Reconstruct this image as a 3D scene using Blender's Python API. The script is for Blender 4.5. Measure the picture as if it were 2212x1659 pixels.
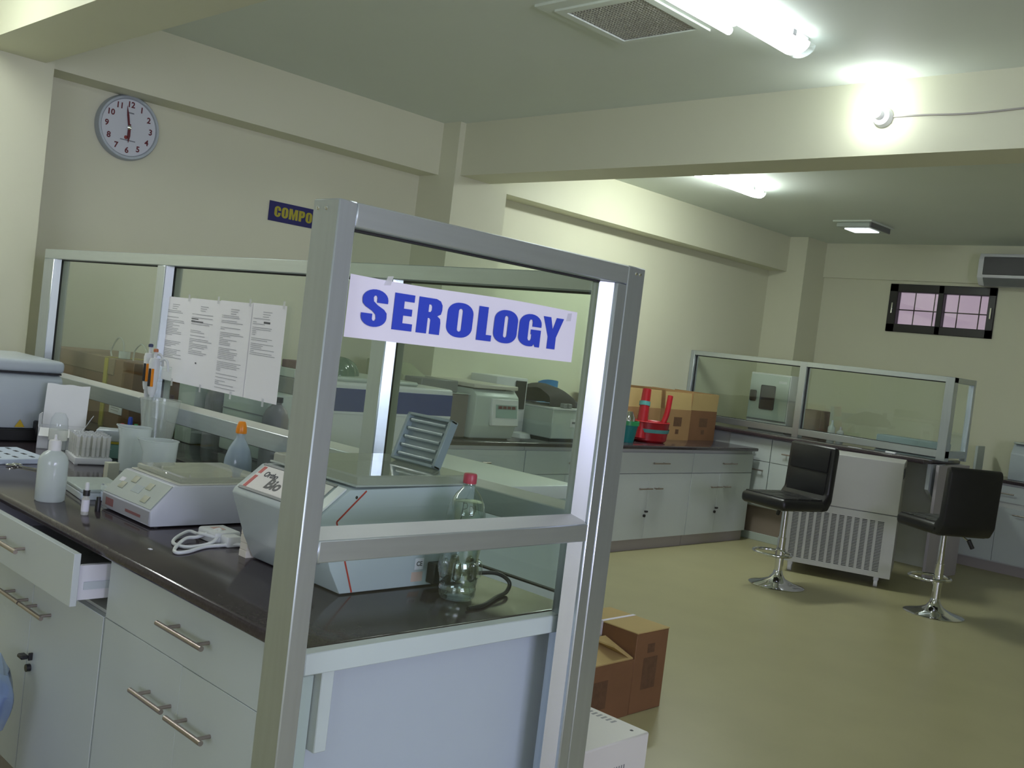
import bpy, bmesh, math, random
from mathutils import Vector, Matrix
random.seed(7)
for o in list(bpy.data.objects): bpy.data.objects.remove(o)
SC = bpy.context.scene
COL = SC.collection
PI = math.pi
# ------------------------------------------------------------------ camera
yaw, pitch, roll, FPX = 0.77000253, -0.03484829, 0.12003033, 2188.3
fw = Vector((-math.sin(yaw)*math.cos(pitch), math.cos(yaw)*math.cos(pitch), math.sin(pitch)))
r0 = Vector((math.cos(yaw), math.sin(yaw), 0)); u0 = r0.cross(fw)
rt = r0*math.cos(roll) + u0*math.sin(roll); up = u0*math.cos(roll) - r0*math.sin(roll)
cd = bpy.data.cameras.new('camera'); cam = bpy.data.objects.new('camera', cd); COL.objects.link(cam)
cd.sensor_fit = 'HORIZONTAL'; cd.sensor_width = 36; cd.lens = FPX/2212*36; cd.clip_start = 0.02
cam.matrix_world = Matrix(((rt.x, up.x, -fw.x, 0), (rt.y, up.y, -fw.y, 0), (rt.z, up.z, -fw.z, 1.5), (0, 0, 0, 1)))
SC.camera = cam
# ------------------------------------------------------------------ world, daylight and exposure
W = bpy.data.worlds.new('world'); SC.world = W; W.use_nodes = True
W.node_tree.nodes['Background'].inputs[0].default_value = (0.80, 0.76, 0.84, 1)
W.node_tree.nodes['Background'].inputs[1].default_value = 0.75
SC.view_settings.view_transform = 'Standard'; SC.view_settings.look = 'None'
SC.view_settings.gamma = 1; SC.view_settings.use_curve_mapping = False
SC.view_settings.exposure = -0.08
TUBE, TUBE_FAR, TUBE_SIDE, BULB = 11.5, 92.0, 30.0, 52.0
def area(name, loc, target, sx, sy, energy, color):
    l = bpy.data.lights.new(name, 'AREA'); l.shape = 'RECTANGLE'; l.size = sx; l.size_y = sy
    l.energy = energy; l.color = color
    o = bpy.data.objects.new(name, l); COL.objects.link(o); o.location = loc
    o.rotation_euler = (Vector(target)-Vector(loc)).to_track_quat('-Z', 'Y').to_euler()
    return o
# daylight added as fill by area lights outside two unseen windows
area('daylight_fill', (0.9, -3.35, 1.75), (0.0, 2.0, 1.0), 2.2, 1.3, 60, (0.73, 0.80, 1.0))
area('daylight_fill', (3.95, 0.6, 1.75), (-2, 1.0, 1.0), 2.2, 1.3, 185, (0.72, 0.70, 1.0))

# ------------------------------------------------------------------ materials
MATS = {}
def mat(name, col, rough=0.5, metal=0.0, var=0.06, scale=6.0, bump=0.0, bscale=60.0, emis=0.0, coat=0.0, spec=0.5, stretch=None):
    if name in MATS: return MATS[name]
    m = bpy.data.materials.new(name); m.use_nodes = True; MATS[name] = m
    nt = m.node_tree; N = nt.nodes; L = nt.links; b = N['Principled BSDF']
    b.inputs['Roughness'].default_value = rough; b.inputs['Metallic'].default_value = metal
    b.inputs['Specular IOR Level'].default_value = spec
    b.inputs['Coat Weight'].default_value = coat; b.inputs['Coat Roughness'].default_value = 0.08
    tc = N.new('ShaderNodeTexCoord'); mp = N.new('ShaderNodeMapping'); L.new(tc.outputs['Object'], mp.inputs[0])
    if stretch: mp.inputs['Scale'].default_value = stretch
    nz = N.new('ShaderNodeTexNoise'); nz.inputs['Scale'].default_value = scale; nz.inputs['Detail'].default_value = 4
    L.new(mp.outputs[0], nz.inputs['Vector'])
    mx = N.new('ShaderNodeMix'); mx.data_type = 'RGBA'
    c = Vector(col)
    lo = c*(1-var); hi = c*(1+var)
    mx.inputs[6].default_value = (*lo, 1); mx.inputs[7].default_value = (*[min(1, v) for v in hi], 1)
    L.new(nz.outputs[0], mx.inputs[0]); L.new(mx.outputs[2], b.inputs['Base Color'])
    if emis:
        L.new(mx.outputs[2], b.inputs['Emission Color']); b.inputs['Emission Strength'].default_value = emis
    if bump:
        n2 = N.new('ShaderNodeTexNoise'); n2.inputs['Scale'].default_value = bscale; n2.inputs['Detail'].default_value = 3
        L.new(mp.outputs[0], n2.inputs['Vector'])
        bp = N.new('ShaderNodeBump'); bp.inputs['Strength'].default_value = bump; bp.inputs['Distance'].default_value = 0.002
        L.new(n2.outputs[0], bp.inputs['Height']); L.new(bp.outputs[0], b.inputs['Normal'])
    return m
def schlick(nt, f0=0.045, pw=5):
    """Fresnel reflectance that is right for thin sheets from both sides"""
    N = nt.nodes; L = nt.links
    lw = N.new('ShaderNodeLayerWeight'); lw.inputs[0].default_value = 0.5
    p = N.new('ShaderNodeMath'); p.operation = 'POWER'; p.inputs[1].default_value = pw; L.new(lw.outputs['Facing'], p.inputs[0])
    q = N.new('ShaderNodeMath'); q.operation = 'MULTIPLY_ADD'; q.inputs[1].default_value = 1-f0; q.inputs[2].default_value = f0
    L.new(p.outputs[0], q.inputs[0]); return q
def pane_mat(name, tint, refl=1.0, rough=0.0, f0=0.045, pw=5):
    """thin sheet: clear tinted transmission plus a Fresnel mirror reflection"""
    m = bpy.data.materials.new(name); m.use_nodes = True; MATS[name] = m
    nt = m.node_tree; N = nt.nodes; L = nt.links; N.clear()
    out = N.new('ShaderNodeOutputMaterial'); mix = N.new('ShaderNodeMixShader')
    t = N.new('ShaderNodeBsdfTransparent'); t.inputs[0].default_value = (*tint, 1)
    g = N.new('ShaderNodeBsdfGlossy'); g.inputs['Roughness'].default_value = rough; g.inputs[0].default_value = (refl, refl, refl, 1)
    f = schlick(nt, f0, pw)
    L.new(f.outputs[0], mix.inputs[0]); L.new(t.outputs[0], mix.inputs[1]); L.new(g.outputs[0], mix.inputs[2])
    L.new(mix.outputs[0], out.inputs[0]); return m
def milky_mat(name, col, clear=0.3, rough=0.3, trans=0.5):
    """translucent plastic"""
    m = bpy.data.materials.new(name); m.use_nodes = True; MATS[name] = m
    nt = m.node_tree; N = nt.nodes; L = nt.links; N.clear()
    out = N.new('ShaderNodeOutputMaterial')
    d = N.new('ShaderNodeBsdfDiffuse'); d.inputs[0].default_value = (*col, 1)
    tl = N.new('ShaderNodeBsdfTranslucent'); tl.inputs[0].default_value = (*col, 1)
    m1 = N.new('ShaderNodeMixShader'); m1.inputs[0].default_value = trans
    L.new(d.outputs[0], m1.inputs[1]); L.new(tl.outputs[0], m1.inputs[2])
    tp = N.new('ShaderNodeBsdfTransparent'); tp.inputs[0].default_value = (0.95, 0.97, 0.97, 1)
    m2 = N.new('ShaderNodeMixShader'); m2.inputs[0].default_value = clear
    L.new(m1.outputs[0], m2.inputs[1]); L.new(tp.outputs[0], m2.inputs[2])
    g = N.new('ShaderNodeBsdfGlossy'); g.inputs['Roughness'].default_value = rough*0.5
    f = schlick(nt)
    m3 = N.new('ShaderNodeMixShader'); L.new(f.outputs[0], m3.inputs[0]); L.new(m2.outputs[0], m3.inputs[1]); L.new(g.outputs[0], m3.inputs[2])
    L.new(m3.outputs[0], out.inputs[0]); return m
def glass_mat(name, col, ior):
    m = bpy.data.materials.new(name); m.use_nodes = True; MATS[name] = m
    nt = m.node_tree; N = nt.nodes; L = nt.links; N.clear()
    out = N.new('ShaderNodeOutputMaterial'); g = N.new('ShaderNodeBsdfGlass')
    g.inputs[0].default_value = (*col, 1); g.inputs['Roughness'].default_value = 0.02; g.inputs['IOR'].default_value = ior
    L.new(g.outputs[0], out.inputs[0]); return m

wallp = mat('wall_paint', (0.715, 0.725, 0.54), 0.55, var=0.03, scale=2.0, bump=0.06, bscale=90)
ceilp = mat('ceiling_paint', (0.76, 0.83, 0.75), 0.7, var=0.03, scale=1.5, bump=0.05, bscale=70)
floorm = mat('vinyl_floor', (0.40, 0.378, 0.205), 0.38, var=0.10, scale=3.0, bump=0.03, bscale=160)
alu = mat('brushed_aluminium', (0.57, 0.62, 0.66), 0.33, 0.88, var=0.07, scale=9, stretch=(9, 9, 0.7))
bead = mat('bright_bead', (0.62, 0.66, 0.70), 0.27, 0.9, var=0.05, scale=9, stretch=(9, 9, 0.7))
bead_h = mat('rail_bead', (0.66, 0.67, 0.64), 0.4, 0.6, var=0.05, scale=9, stretch=(0.7, 0.7, 9))
alu_h = mat('brushed_aluminium_rail', (0.57, 0.62, 0.63), 0.36, 0.85, var=0.07, scale=9, stretch=(0.7, 0.7, 9))
rubber = mat('black_gasket', (0.02, 0.02, 0.022), 0.6)
glass = pane_mat('pane_glass', (0.935, 0.972, 0.942))
lam = mat('white_laminate', (0.56, 0.615, 0.615), 0.42, var=0.03, scale=4)
lamw = mat('white_board_edge', (0.74, 0.75, 0.80), 0.5, var=0.03)
toe = mat('toe_kick', (0.36, 0.33, 0.32), 0.5)
carc = mat('cabinet_carcass', (0.60, 0.62, 0.60), 0.5)
granite = mat('black_granite', (0.050, 0.038, 0.044), 0.13, var=0.5, scale=120, spec=0.6)
steel = mat('handle_steel', (0.42, 0.36, 0.33), 0.32, 0.9, var=0.08, scale=30)
chrome = mat('chrome', (0.75, 0.76, 0.78), 0.08, 1.0, var=0.02)
blackp = mat('black_plastic', (0.018, 0.018, 0.02), 0.4)
leather = mat('black_leatherette', (0.016, 0.016, 0.017), 0.36, var=0.2, bump=0.25, bscale=220)
paperw = mat('white_paper', (0.80, 0.79, 0.86), 0.7, var=0.015)
ink_blue = mat('blue_print', (0.025, 0.06, 0.52), 0.6, var=0.03)
ink = mat('black_print', (0.10, 0.10, 0.11), 0.7)
inkg = mat('grey_print', (0.42, 0.42, 0.46), 0.7)
signblue = mat('navy_sign', (0.014, 0.014, 0.13), 0.5)
signyel = mat('yellow_print', (0.42, 0.38, 0.03), 0.5)
tapew = milky_mat('clear_tape', (0.85, 0.85, 0.88), 0.25)
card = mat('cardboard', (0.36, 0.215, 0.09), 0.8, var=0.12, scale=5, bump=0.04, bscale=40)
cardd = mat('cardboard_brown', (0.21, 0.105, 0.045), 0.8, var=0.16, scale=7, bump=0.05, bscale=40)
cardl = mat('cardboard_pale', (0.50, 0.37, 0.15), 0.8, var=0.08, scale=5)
cardprint = mat('carton_print', (0.13, 0.068, 0.032), 0.8, var=0.35, scale=45)
whitep = mat('white_plastic', (0.72, 0.74, 0.75), 0.4, var=0.02)
strapw = mat('white_strap', (0.78, 0.76, 0.86), 0.4)
greyp = mat('grey_enamel', (0.54, 0.60, 0.64), 0.35, var=0.03, coat=0.2)
greyd = mat('dark_grey_enamel', (0.20, 0.21, 0.21), 0.45)
palegreen = mat('pale_appliance', (0.50, 0.57, 0.52), 0.4, var=0.03)
whiteap = mat('white_appliance', (0.66, 0.68, 0.67), 0.35, var=0.02)
navyband = mat('navy_band', (0.026, 0.042, 0.21), 0.4)
redp = mat('red_plastic', (0.40, 0.012, 0.02), 0.35)
redline = mat('red_line', (0.50, 0.05, 0.035), 0.5)
orange = mat('orange_plastic', (0.85, 0.27, 0.01), 0.3)
pinkcap = mat('pink_red_cap', (0.55, 0.05, 0.10), 0.35)
tealp = mat('teal_plastic', (0.02, 0.25, 0.24), 0.35)
greenp = mat('green_plastic', (0.03, 0.30, 0.10), 0.35)
bluep = mat('blue_plastic', (0.015, 0.06, 0.42), 0.35)
yelp = mat('yellow_tape', (0.50, 0.42, 0.04), 0.5)
cream = mat('cream_paper', (0.76, 0.71, 0.62), 0.7, var=0.04, scale=40, stretch=(1, 1, 12))
panelw = mat('panel_label', (0.74, 0.71, 0.68), 0.45, var=0.02)
tubelit = mat('lit_diffuser', (0.88, 0.93, 0.95), 0.5, var=0.01, emis=TUBE)
tubeside = mat('lit_diffuser_side', (0.9, 0.92, 0.92), 0.5, var=0.01, emis=TUBE_SIDE)
tubefar = mat('lit_diffuser_far', (0.88, 0.93, 0.90), 0.5, var=0.01, emis=TUBE_FAR)
bulblit = mat('lit_bulb', (0.94, 0.98, 1.0), 0.5, var=0.01, emis=BULB)
windark = mat('dark_window_frame', (0.010, 0.008, 0.010), 0.4)
bagm = milky_mat('green_bag', (0.16, 0.30, 0.22), 0.25)
linerm = milky_mat('blue_liner', (0.45, 0.62, 0.86), 0.35)
cloth_black = mat('black_cloth', (0.022, 0.016, 0.02), 0.8, bump=0.3, bscale=30)
milk = milky_mat('milky_polythene', (0.80, 0.86, 0.86), 0.05, 0.3, 0.5)
beakm = milky_mat('clear_polypropylene', (0.88, 0.94, 0.94), 0.44, 0.25, 0.5)
ivm = milky_mat('soft_polythene', (0.62, 0.72, 0.80), 0.25, 0.2, 0.5)
clearp = pane_mat('clear_acrylic', (0.95, 0.97, 0.97))
smoky = milky_mat('smoky_lid', (0.66, 0.67, 0.59), 0.45, 0.05, 0.5)
petm = pane_mat('clear_bottle', (0.90, 0.95, 0.92), 1.0, 0.05, 0.10, 2.6)
tubeg = milky_mat('glass_tubes', (0.95, 0.95, 0.92), 0.12, 0.2, 0.6)

# ------------------------------------------------------------------ mesh helpers
class MB:
    def __init__(s): s.b = bmesh.new(); s.T = Matrix.Identity(4)
    def _v(s, p): return s.b.verts.new(s.T @ Vector(p))
    def box(s, x0, x1, y0, y1, z0, z1, bev=0.0, seg=1):
        v = [s._v(p) for p in ((x0,y0,z0),(x1,y0,z0),(x1,y1,z0),(x0,y1,z0),(x0,y0,z1),(x1,y0,z1),(x1,y1,z1),(x0,y1,z1))]
        fs = [s.b.faces.new([v[i] for i in f]) for f in ((3,2,1,0),(4,5,6,7),(0,1,5,4),(1,2,6,5),(2,3,7,6),(3,0,4,7))]
        if bev > 0:
            es = list({e for f in fs for e in f.edges})
            bmesh.ops.bevel(s.b, geom=es, offset=bev, segments=seg, profile=0.5, affect='EDGES')
        return s
    def quad(s, *ps):
        s.b.faces.new([s._v(p) for p in ps]); return s
    def prism(s, poly, ax, a, b, bev=0.0):
        """poly: 2D points in the two remaining axes (in xyz order), swept along axis ax from a to b"""
        def P(p, t):
            q = list(p); q.insert(ax, t); return q
        A = [s._v(P(p, a)) for p in poly]; B = [s._v(P(p, b)) for p in poly]
        n = len(poly); fs = [s.b.faces.new(A), s.b.faces.new(list(reversed(B)))]
        for i in range(n): fs.append(s.b.faces.new((A[i], B[i], B[(i+1) % n], A[(i+1) % n])))
        bmesh.ops.recalc_face_normals(s.b, faces=fs)
        if bev > 0:
            es = list({e for f in fs for e in f.edges})
            bmesh.ops.bevel(s.b, geom=es, offset=bev, segments=2, profile=0.5, affect='EDGES')
        return s
    def lathe(s, prof, c=(0, 0, 0), seg=28, axis=(0, 0, 1), ry=1.0, smooth=True):
        q = Vector((0, 0, 1)).rotation_difference(Vector(axis).normalized()).to_matrix()
        rings = []
        for r, z in prof:
            if r <= 1e-6: rings.append([s._v(Vector(c)+q @ Vector((0, 0, z)))])
            else: rings.append([s._v(Vector(c)+q @ Vector((r*math.cos(2*PI*i/seg), r*ry*math.sin(2*PI*i/seg), z))) for i in range(seg)])
        for A, B in zip(rings, rings[1:]):
            for i in range(seg):
                j = (i+1) % seg
                if len(A) == 1 and len(B) == 1: continue
                if len(A) == 1: f = s.b.faces.new((A[0], B[j], B[i]))
                elif len(B) == 1: f = s.b.faces.new((A[i], A[j], B[0]))
                else: f = s.b.faces.new((A[i], A[j], B[j], B[i]))
                f.smooth = smooth
        return s
    def cyl(s, p0, p1, r, seg=14, r2=None):
        p0 = Vector(p0); p1 = Vector(p1); h = (p1-p0).length; r2 = r if r2 is None else r2
        return s.lathe([(0, 0), (r, 0), (r2, h), (0, h)], p0, seg, p1-p0)
    def tube(s, pts, r, seg=8, closed=False):
        pts = [Vector(p) for p in pts]; n = len(pts); rings = []
        nrm = None
        for i, p in enumerate(pts):
            a = pts[i-1] if (i > 0 or closed) else p
            b = pts[(i+1) % n] if (i < n-1 or closed) else p
            t = (b-a).normalized()
            if nrm is None:
                nrm = t.orthogonal().normalized()
            nrm = (nrm - t*nrm.dot(t)).normalized(); bn = t.cross(nrm)
            rings.append([s._v(p + (nrm*math.cos(2*PI*k/seg)+bn*math.sin(2*PI*k/seg))*r) for k in range(seg)])
        for i in range(n if closed else n-1):
            A = rings[i]; B = rings[(i+1) % n]
            off = 0
            if closed and i == n-1:
                off = min(range(seg), key=lambda k: (A[0].co-B[k].co).length)
            for k in range(seg):
                f = s.b.faces.new((A[k], A[(k+1) % seg], B[(k+1+off) % seg], B[(k+off) % seg])); f.smooth = True
        if not closed:
            s.b.faces.new(list(reversed(rings[0]))); s.b.faces.new(rings[-1])
        return s
    def grid(s, nu, nv, fn, smooth=True):
        V = [[s._v(fn(i/nu, j/nv)) for j in range(nv+1)] for i in range(nu+1)]
        for i in range(nu):
            for j in range(nv):
                f = s.b.faces.new((V[i][j], V[i+1][j], V[i+1][j+1], V[i][j+1])); f.smooth = smooth
        return s
    def mesh(s, name, m):
        me = bpy.data.meshes.new(name); bmesh.ops.recalc_face_normals(s.b, faces=s.b.faces[:]) if False else None
        s.b.to_mesh(me); s.b.free(); me.materials.append(m)
        try: me.set_sharp_from_angle(angle=0.7)
        except Exception: pass
        return me
def spline(pts, n=8):
    """Catmull-Rom through pts"""
    P = [Vector(p) for p in pts]; P = [P[0]*2-P[1]] + P + [P[-1]*2-P[-2]]; out = []
    for i in range(1, len(P)-2):
        a, b, c, d = P[i-1:i+3]
        for k in range(n):
            t = k/n
            out.append(0.5*((2*b)+(c-a)*t+(2*a-5*b+4*c-d)*t*t+(3*b-a-3*c+d)*t**3))
    out.append(P[-2]); return out
def obj(name, mb, m, parent=None, loc=None):
    o = bpy.data.objects.new(name, mb.mesh(name, m) if isinstance(mb, MB) else mb); COL.objects.link(o)
    if parent: o.parent = parent
    if loc: o.location = loc
    return o
def tag(o, label, cat, group=None):
    o['label'] = label; o['category'] = cat
    if group: o['group'] = group
    return o
def thing(name, label, cat, loc=(0, 0, 0), rz=0.0, group=None):
    o = bpy.data.objects.new(name, None); o.empty_display_size = 0.05; COL.objects.link(o)
    o.location = loc; o.rotation_euler = (0, 0, rz); return tag(o, label, cat, group)
def B(*a, **k): return MB().box(*a, **k)
def struct(name, mb, m, parent=None):
    o = obj(name, mb, m, parent)
    if not parent: o['kind'] = 'structure'
    return o
def stuff(o): o['kind'] = 'stuff'; return o
def dup(root, loc, rz, label, group=None):
    r = root.copy(); COL.objects.link(r); r.location = loc; r.rotation_euler = (0, 0, rz); r['label'] = label
    if group: r['group'] = group
    for ch in list(root.children):
        c = ch.copy(); COL.objects.link(c); c.parent = r
        for g in list(ch.children):
            d = g.copy(); COL.objects.link(d); d.parent = c
    return r
def frame_mat(origin, U, V):
    U = Vector(U).normalized(); V = Vector(V).normalized(); N = U.cross(V)
    return Matrix(((U.x, V.x, N.x, origin[0]), (U.y, V.y, N.y, origin[1]), (U.z, V.z, N.z, origin[2]), (0, 0, 0, 1)))
def text_mesh(s, size, m, M, ext=0.0004, off=0.0, sx=1.0, align='CENTER'):
    cu = bpy.data.curves.new('lettering', 'FONT'); cu.body = s; cu.size = size; cu.extrude = ext; cu.offset = off
    cu.align_x = align; cu.align_y = 'CENTER'; cu.resolution_u = 3
    t = bpy.data.objects.new('lettering', cu); COL.objects.link(t)
    me = bpy.data.meshes.new_from_object(t); bpy.data.objects.remove(t); bpy.data.curves.remove(cu)
    me.transform(M @ Matrix.Diagonal((sx, 1, 1, 1))); me.materials.clear(); me.materials.append(m); return me
# heavy condensed capitals drawn as outlines in a unit box
def rr(x0, x1, y0, y1, rx, ry, n=8):
    out = []
    for cx, cy, a in ((x1-rx, y1-ry, 0), (x0+rx, y1-ry, PI/2), (x0+rx, y0+ry, PI), (x1-rx, y0+ry, 1.5*PI)):
        for k in range(n+1):
            t = a+PI/2*k/n; out.append((cx+rx*math.cos(t), cy+ry*math.sin(t)))
    return out
def ribbon(pts, w, n=8):
    c = spline([(p[0], p[1], 0) for p in pts], n); L = []; R = []
    for i, p in enumerate(c):
        t = (c[min(i+1, len(c)-1)]-c[max(i-1, 0)]).normalized(); ww = w(i/(len(c)-1)) if callable(w) else w
        L.append((p.x-t.y*ww/2, p.y+t.x*ww/2)); R.append((p.x+t.y*ww/2, p.y-t.x*ww/2))
    return L+R[::-1]
def arc(cx, cy, rx, ry, a0, a1, n=12): return [(cx+rx*math.cos(a0+(a1-a0)*k/n), cy+ry*math.sin(a0+(a1-a0)*k/n)) for k in range(n+1)]
GL = {
 'E': [[(0,0),(1,0),(1,.20),(.5,.20),(.5,.41),(.93,.41),(.93,.60),(.5,.60),(.5,.80),(1,.80),(1,1),(0,1)]],
 'L': [[(0,0),(1,0),(1,.18),(.62,.18),(.62,1),(0,1)]],
 'O': [rr(0,1,0,1,.46,.30), rr(.42,.58,.17,.83,.08,.07)],
 'Y': [[(.30,0),(.70,0),(.70,.38),(1,1),(.64,1),(.50,.62),(.36,1),(0,1),(.30,.38)]],
 'R': [[(0,0),(.43,0),(.43,.44),(.50,.44),(.55,.40),(.55,0),(.98,0),(.98,.34),(.95,.45),(.82,.52),(.96,.58),(1,.70),(.99,.84),(.90,.95),(.72,1),(0,1)], [(.43,.61),(.43,.82),(.52,.82),(.565,.77),(.565,.66),(.52,.61)]],
 'G': [arc(.5,.70,.5,.30,0,PI)[0:]+arc(.5,.28,.5,.28,PI,1.62*PI)+[(.72,.09),(.80,.0),(1,0),(1,.53),(.54,.53),(.54,.38),(.585,.38),(.585,.24),(.55,.18),(.46,.18),(.42,.24),(.42,.76),(.46,.83),(.55,.83),(.585,.76),(.585,.62),(1,.62)]],
 'S': [arc(.5,.73,.5,.27,0.05,PI)+[(.02,.61),(.14,.525),(.42,.42),(.56,.33),(.585,.22),(.545,.165),(.465,.165),(.43,.21),(.43,.345),(0,.345)]+arc(.5,.27,.5,.27,PI*1.02,2*PI)+[(.985,.40),(.87,.49),(.60,.59),(.44,.68),(.415,.78),(.455,.835),(.535,.835),(.57,.79),(.57,.655),(1,.655)]],
 'C': [arc(.5,.70,.5,.30,0,PI)+arc(.5,.30,.5,.30,PI,2*PI)+[(1,.41),(.58,.41),(.58,.22),(.54,.17),(.46,.17),(.42,.22),(.42,.78),(.46,.83),(.54,.83),(.58,.78),(.58,.60),(1,.60)]],
 'M': [[(0,0),(.27,0),(.27,.60),(.40,0),(.60,0),(.73,.60),(.73,0),(1,0),(1,1),(.64,1),(.50,.42),(.36,1),(0,1)]],
 'P': [[(0,0),(.44,0),(.44,.36),(.66,.36),(.86,.42),(.97,.54),(1,.68),(.97,.84),(.86,.96),(.68,1),(0,1)], [(.44,.54),(.44,.82),(.52,.82),(.57,.76),(.57,.60),(.52,.54)]],
}
def glyph_mesh(ch, x0, x1, y0, y1, M, m):
    cu = bpy.data.curves.new('letter', 'CURVE'); cu.dimensions = '2D'; cu.fill_mode = 'BOTH'; cu.extrude = 0.0002
    for ol in GL[ch]:
        sp = cu.splines.new('POLY'); sp.points.add(len(ol)-1); sp.use_cyclic_u = True
        for q, p in zip(sp.points, ol): q.co = (x0+p[0]*(x1-x0), y0+p[1]*(y1-y0), 0, 1)
    t = bpy.data.objects.new('letter', cu); COL.objects.link(t)
    me = bpy.data.meshes.new_from_object(t); bpy.data.objects.remove(t); bpy.data.curves.remove(cu)
    me.transform(M); me.materials.clear(); me.materials.append(m); return me
# ================================================================== ROOM SHELL
XL, XR, YB, YF, ZC = -5.82, 3.7, -3.1, 10.23, 3.045     # clock wall, right wall, wall behind camera, far wall, ceiling
ZB = 2.674                                              # underside of beams
struct('floor', B(XL-.2, XR+.2, YB-.2, YF+.2, -.12, 0), floorm)
struct('ceiling', B(XL-.2, XR+.2, YB-.2, YF+.2, ZC, ZC+.15), ceilp)
def wall_with_hole(name, ax, a, b, u0, u1, hu0, hu1, hz0, hz1):
    m = MB()
    def bx(p0, p1, z0, z1):
        if ax == 0: m.box(a, b, p0, p1, z0, z1)
        else: m.box(p0, p1, a, b, z0, z1)
    bx(u0, hu0, 0, ZC); bx(hu1, u1, 0, ZC); bx(hu0, hu1, 0, hz0); bx(hu0, hu1, hz1, ZC)
    return struct(name, m, wallp)
struct('wall_left', B(XL-.18, XL, YB, YF+.18, 0, ZC), wallp)
wall_with_hole('wall_far', 1, YF, YF+.18, XL, XR, -4.635, -3.575, 2.145, 2.64)
wall_with_hole('wall_right', 0, XR, XR+.18, YB, YF+.18, -.5, 1.7, 1.1, 2.4)
wall_with_hole('wall_behind', 1, YB-.18, YB, XL, XR, -.2, 2.0, 1.1, 2.4)
# plastered beams and columns
struct('trim_1', B(XL, -5.61, 2.03, 4.77, ZB, ZC), wallp)          # wall beam over the clock
struct('trim_2', B(XL, -5.61, 5.30, 9.78, ZB, ZC), wallp)
struct('trim_3', B(XL, XR, 4.822, 5.12, ZB, ZC), wallp)            # middle beam
struct('trim_4', B(XL, -5.43, 4.77, 5.30, 0, ZC), wallp)           # column under it
struct('trim_5', B(XL, XR, 1.65, 1.985, ZB, ZC), wallp)            # near beam
struct('trim_6', B(XL, -5.53, 1.35, 2.03, 0, ZC), wallp)           # near column
struct('trim_7', B(XL, -5.40, 9.78, YF, 0, ZC), wallp)             # corner column
struct('trim_8', B(-5.40, XR, YF-.03, YF, ZB, ZC), wallp)          # shallow band on far wall
struct('baseboard_far', B(-5.4, XR, YF-.015, YF, 0, .1, .003), toe)
# windows the daylight comes through (unseen, added as openings for the fill lights), and the small barred one in the far wall
def added_window(name, ax, at, u0, u1, z0, z1):
    m = MB(); t = .05
    def bx(p0, p1, q0, q1):
        if ax == 0: m.box(at-.03, at+.03, p0, p1, q0, q1)
        else: m.box(p0, p1, at-.03, at+.03, q0, q1)
    bx(u0, u1, z0, z0+t); bx(u0, u1, z1-t, z1); bx(u0, u0+t, z0, z1); bx(u1-t, u1, z0, z1); bx((u0+u1)/2-t/2, (u0+u1)/2+t/2, z0, z1)
    return struct(name, m, windark)
added_window('added_window_2', 0, XR+.10, -.5, 1.7, 1.1, 2.4)
added_window('added_window_3', 1, YB-.10, -.2, 2.0, 1.1, 2.4)
win = bpy.data.objects.new('window_1', None); COL.objects.link(win); win.location = (-4.105, YF+.04, 2.3925); win['kind'] = 'structure'
m = MB()
for x0, x1, z0, z1 in ((-.53, .53, -.2475, -.165), (-.53, .53, .165, .2475), (-.53, -.44, -.2475, .2475), (.46, .53, -.2475, .2475), (-.028, .028, -.2475, .2475)):
    m.box(x0, x1, -.06, .02, z0, z1, .004)
obj('window_frame', m, windark, win)
for x0, x1 in ((-.44, -.028), (.028, .46)): obj('pane', B(x0, x1, -.012, -.006, -.165, .165), pane_mat('window_glass', (.80, .73, .78), 1.0), win)
for x in (-.30, -.10, .14, .35): obj('bar', MB().cyl((x, .05, -.2), (x, .05, .2), .006, 8), windark, win)
obj('bar', MB().cyl((-.5, .05, -.01), (.5, .05, -.01), .006, 8), windark, win)
for x in (-.485, .497): obj('latch', B(x-.008, x+.008, -.075, -.06, -.06, .05, .002), chrome, win)

# ================================================================== CEILING FIXTURES
def batten(name, label, cx, y0, y1, w, h, m, group='lit ceiling battens', z=ZC):
    t = thing(name, label, 'lamp', (cx, (y0+y1)/2, z), 0, group); L = (y1-y0)/2
    obj('housing', B(-w*.30, w*.30, -L*.98, L*.98, -h*.45, 0, .004), whitep, t)
    pts = [(w/2*math.cos(a), -h*.42-(h*.58)*math.sin(a)) for a in [PI*k/14 for k in range(15)]]
    m_ = MB()
    for k in range(14):
        (xa, za), (xb, zb) = pts[k], pts[k+1]
        m_.quad((xa, -L+.05, za), (xb, -L+.05, zb), (xb, L-.05, zb), (xa, L-.05, za))
    m_.quad((-w/2, -L+.05, -h*.42), (w/2, -L+.05, -h*.42), (w/2, L-.05, -h*.42), (-w/2, L-.05, -h*.42))
    obj('diffuser', m_, m, t)
    for s in (-1, 1):
        e = MB(); ya, yb = sorted((s*(L-.05), s*L)); e.prism([(p[0], p[1]) for p in pts], 1, ya, yb)
        obj('end_cap', e, clearp, t)
        obj('clip', B(w*.5, w*.56, s*(L-.2)-.015, s*(L-.2)+.015, -h*.6, -h*.3, .002), whitep, t)
    return t
batten('ceiling_lamp', 'large bright fluorescent batten with rounded lit cover beside the square ceiling vent', -2.43, 2.70, 4.11, .145, .085, tubelit)
batten('ceiling_lamp', 'lit fluorescent batten on the ceiling beyond the middle beam', -4.51, 6.30, 7.27, .14, .085, tubefar)
t = batten('ceiling_lamp', 'fluorescent batten on the ceiling in front of the nearest beam', -4.6, -.75, .75, .17, .085, tubeside); t.location = (-4.75, .62, ZC)
t = thing('strip_lamp', 'narrow lit strip lamp squeezed between ceiling vent and large batten', 'lamp', (-2.545, 3.10, ZC))
obj('housing', B(-.02, .02, -.62, .62, -.05, 0, .003), whitep, t)
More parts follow.
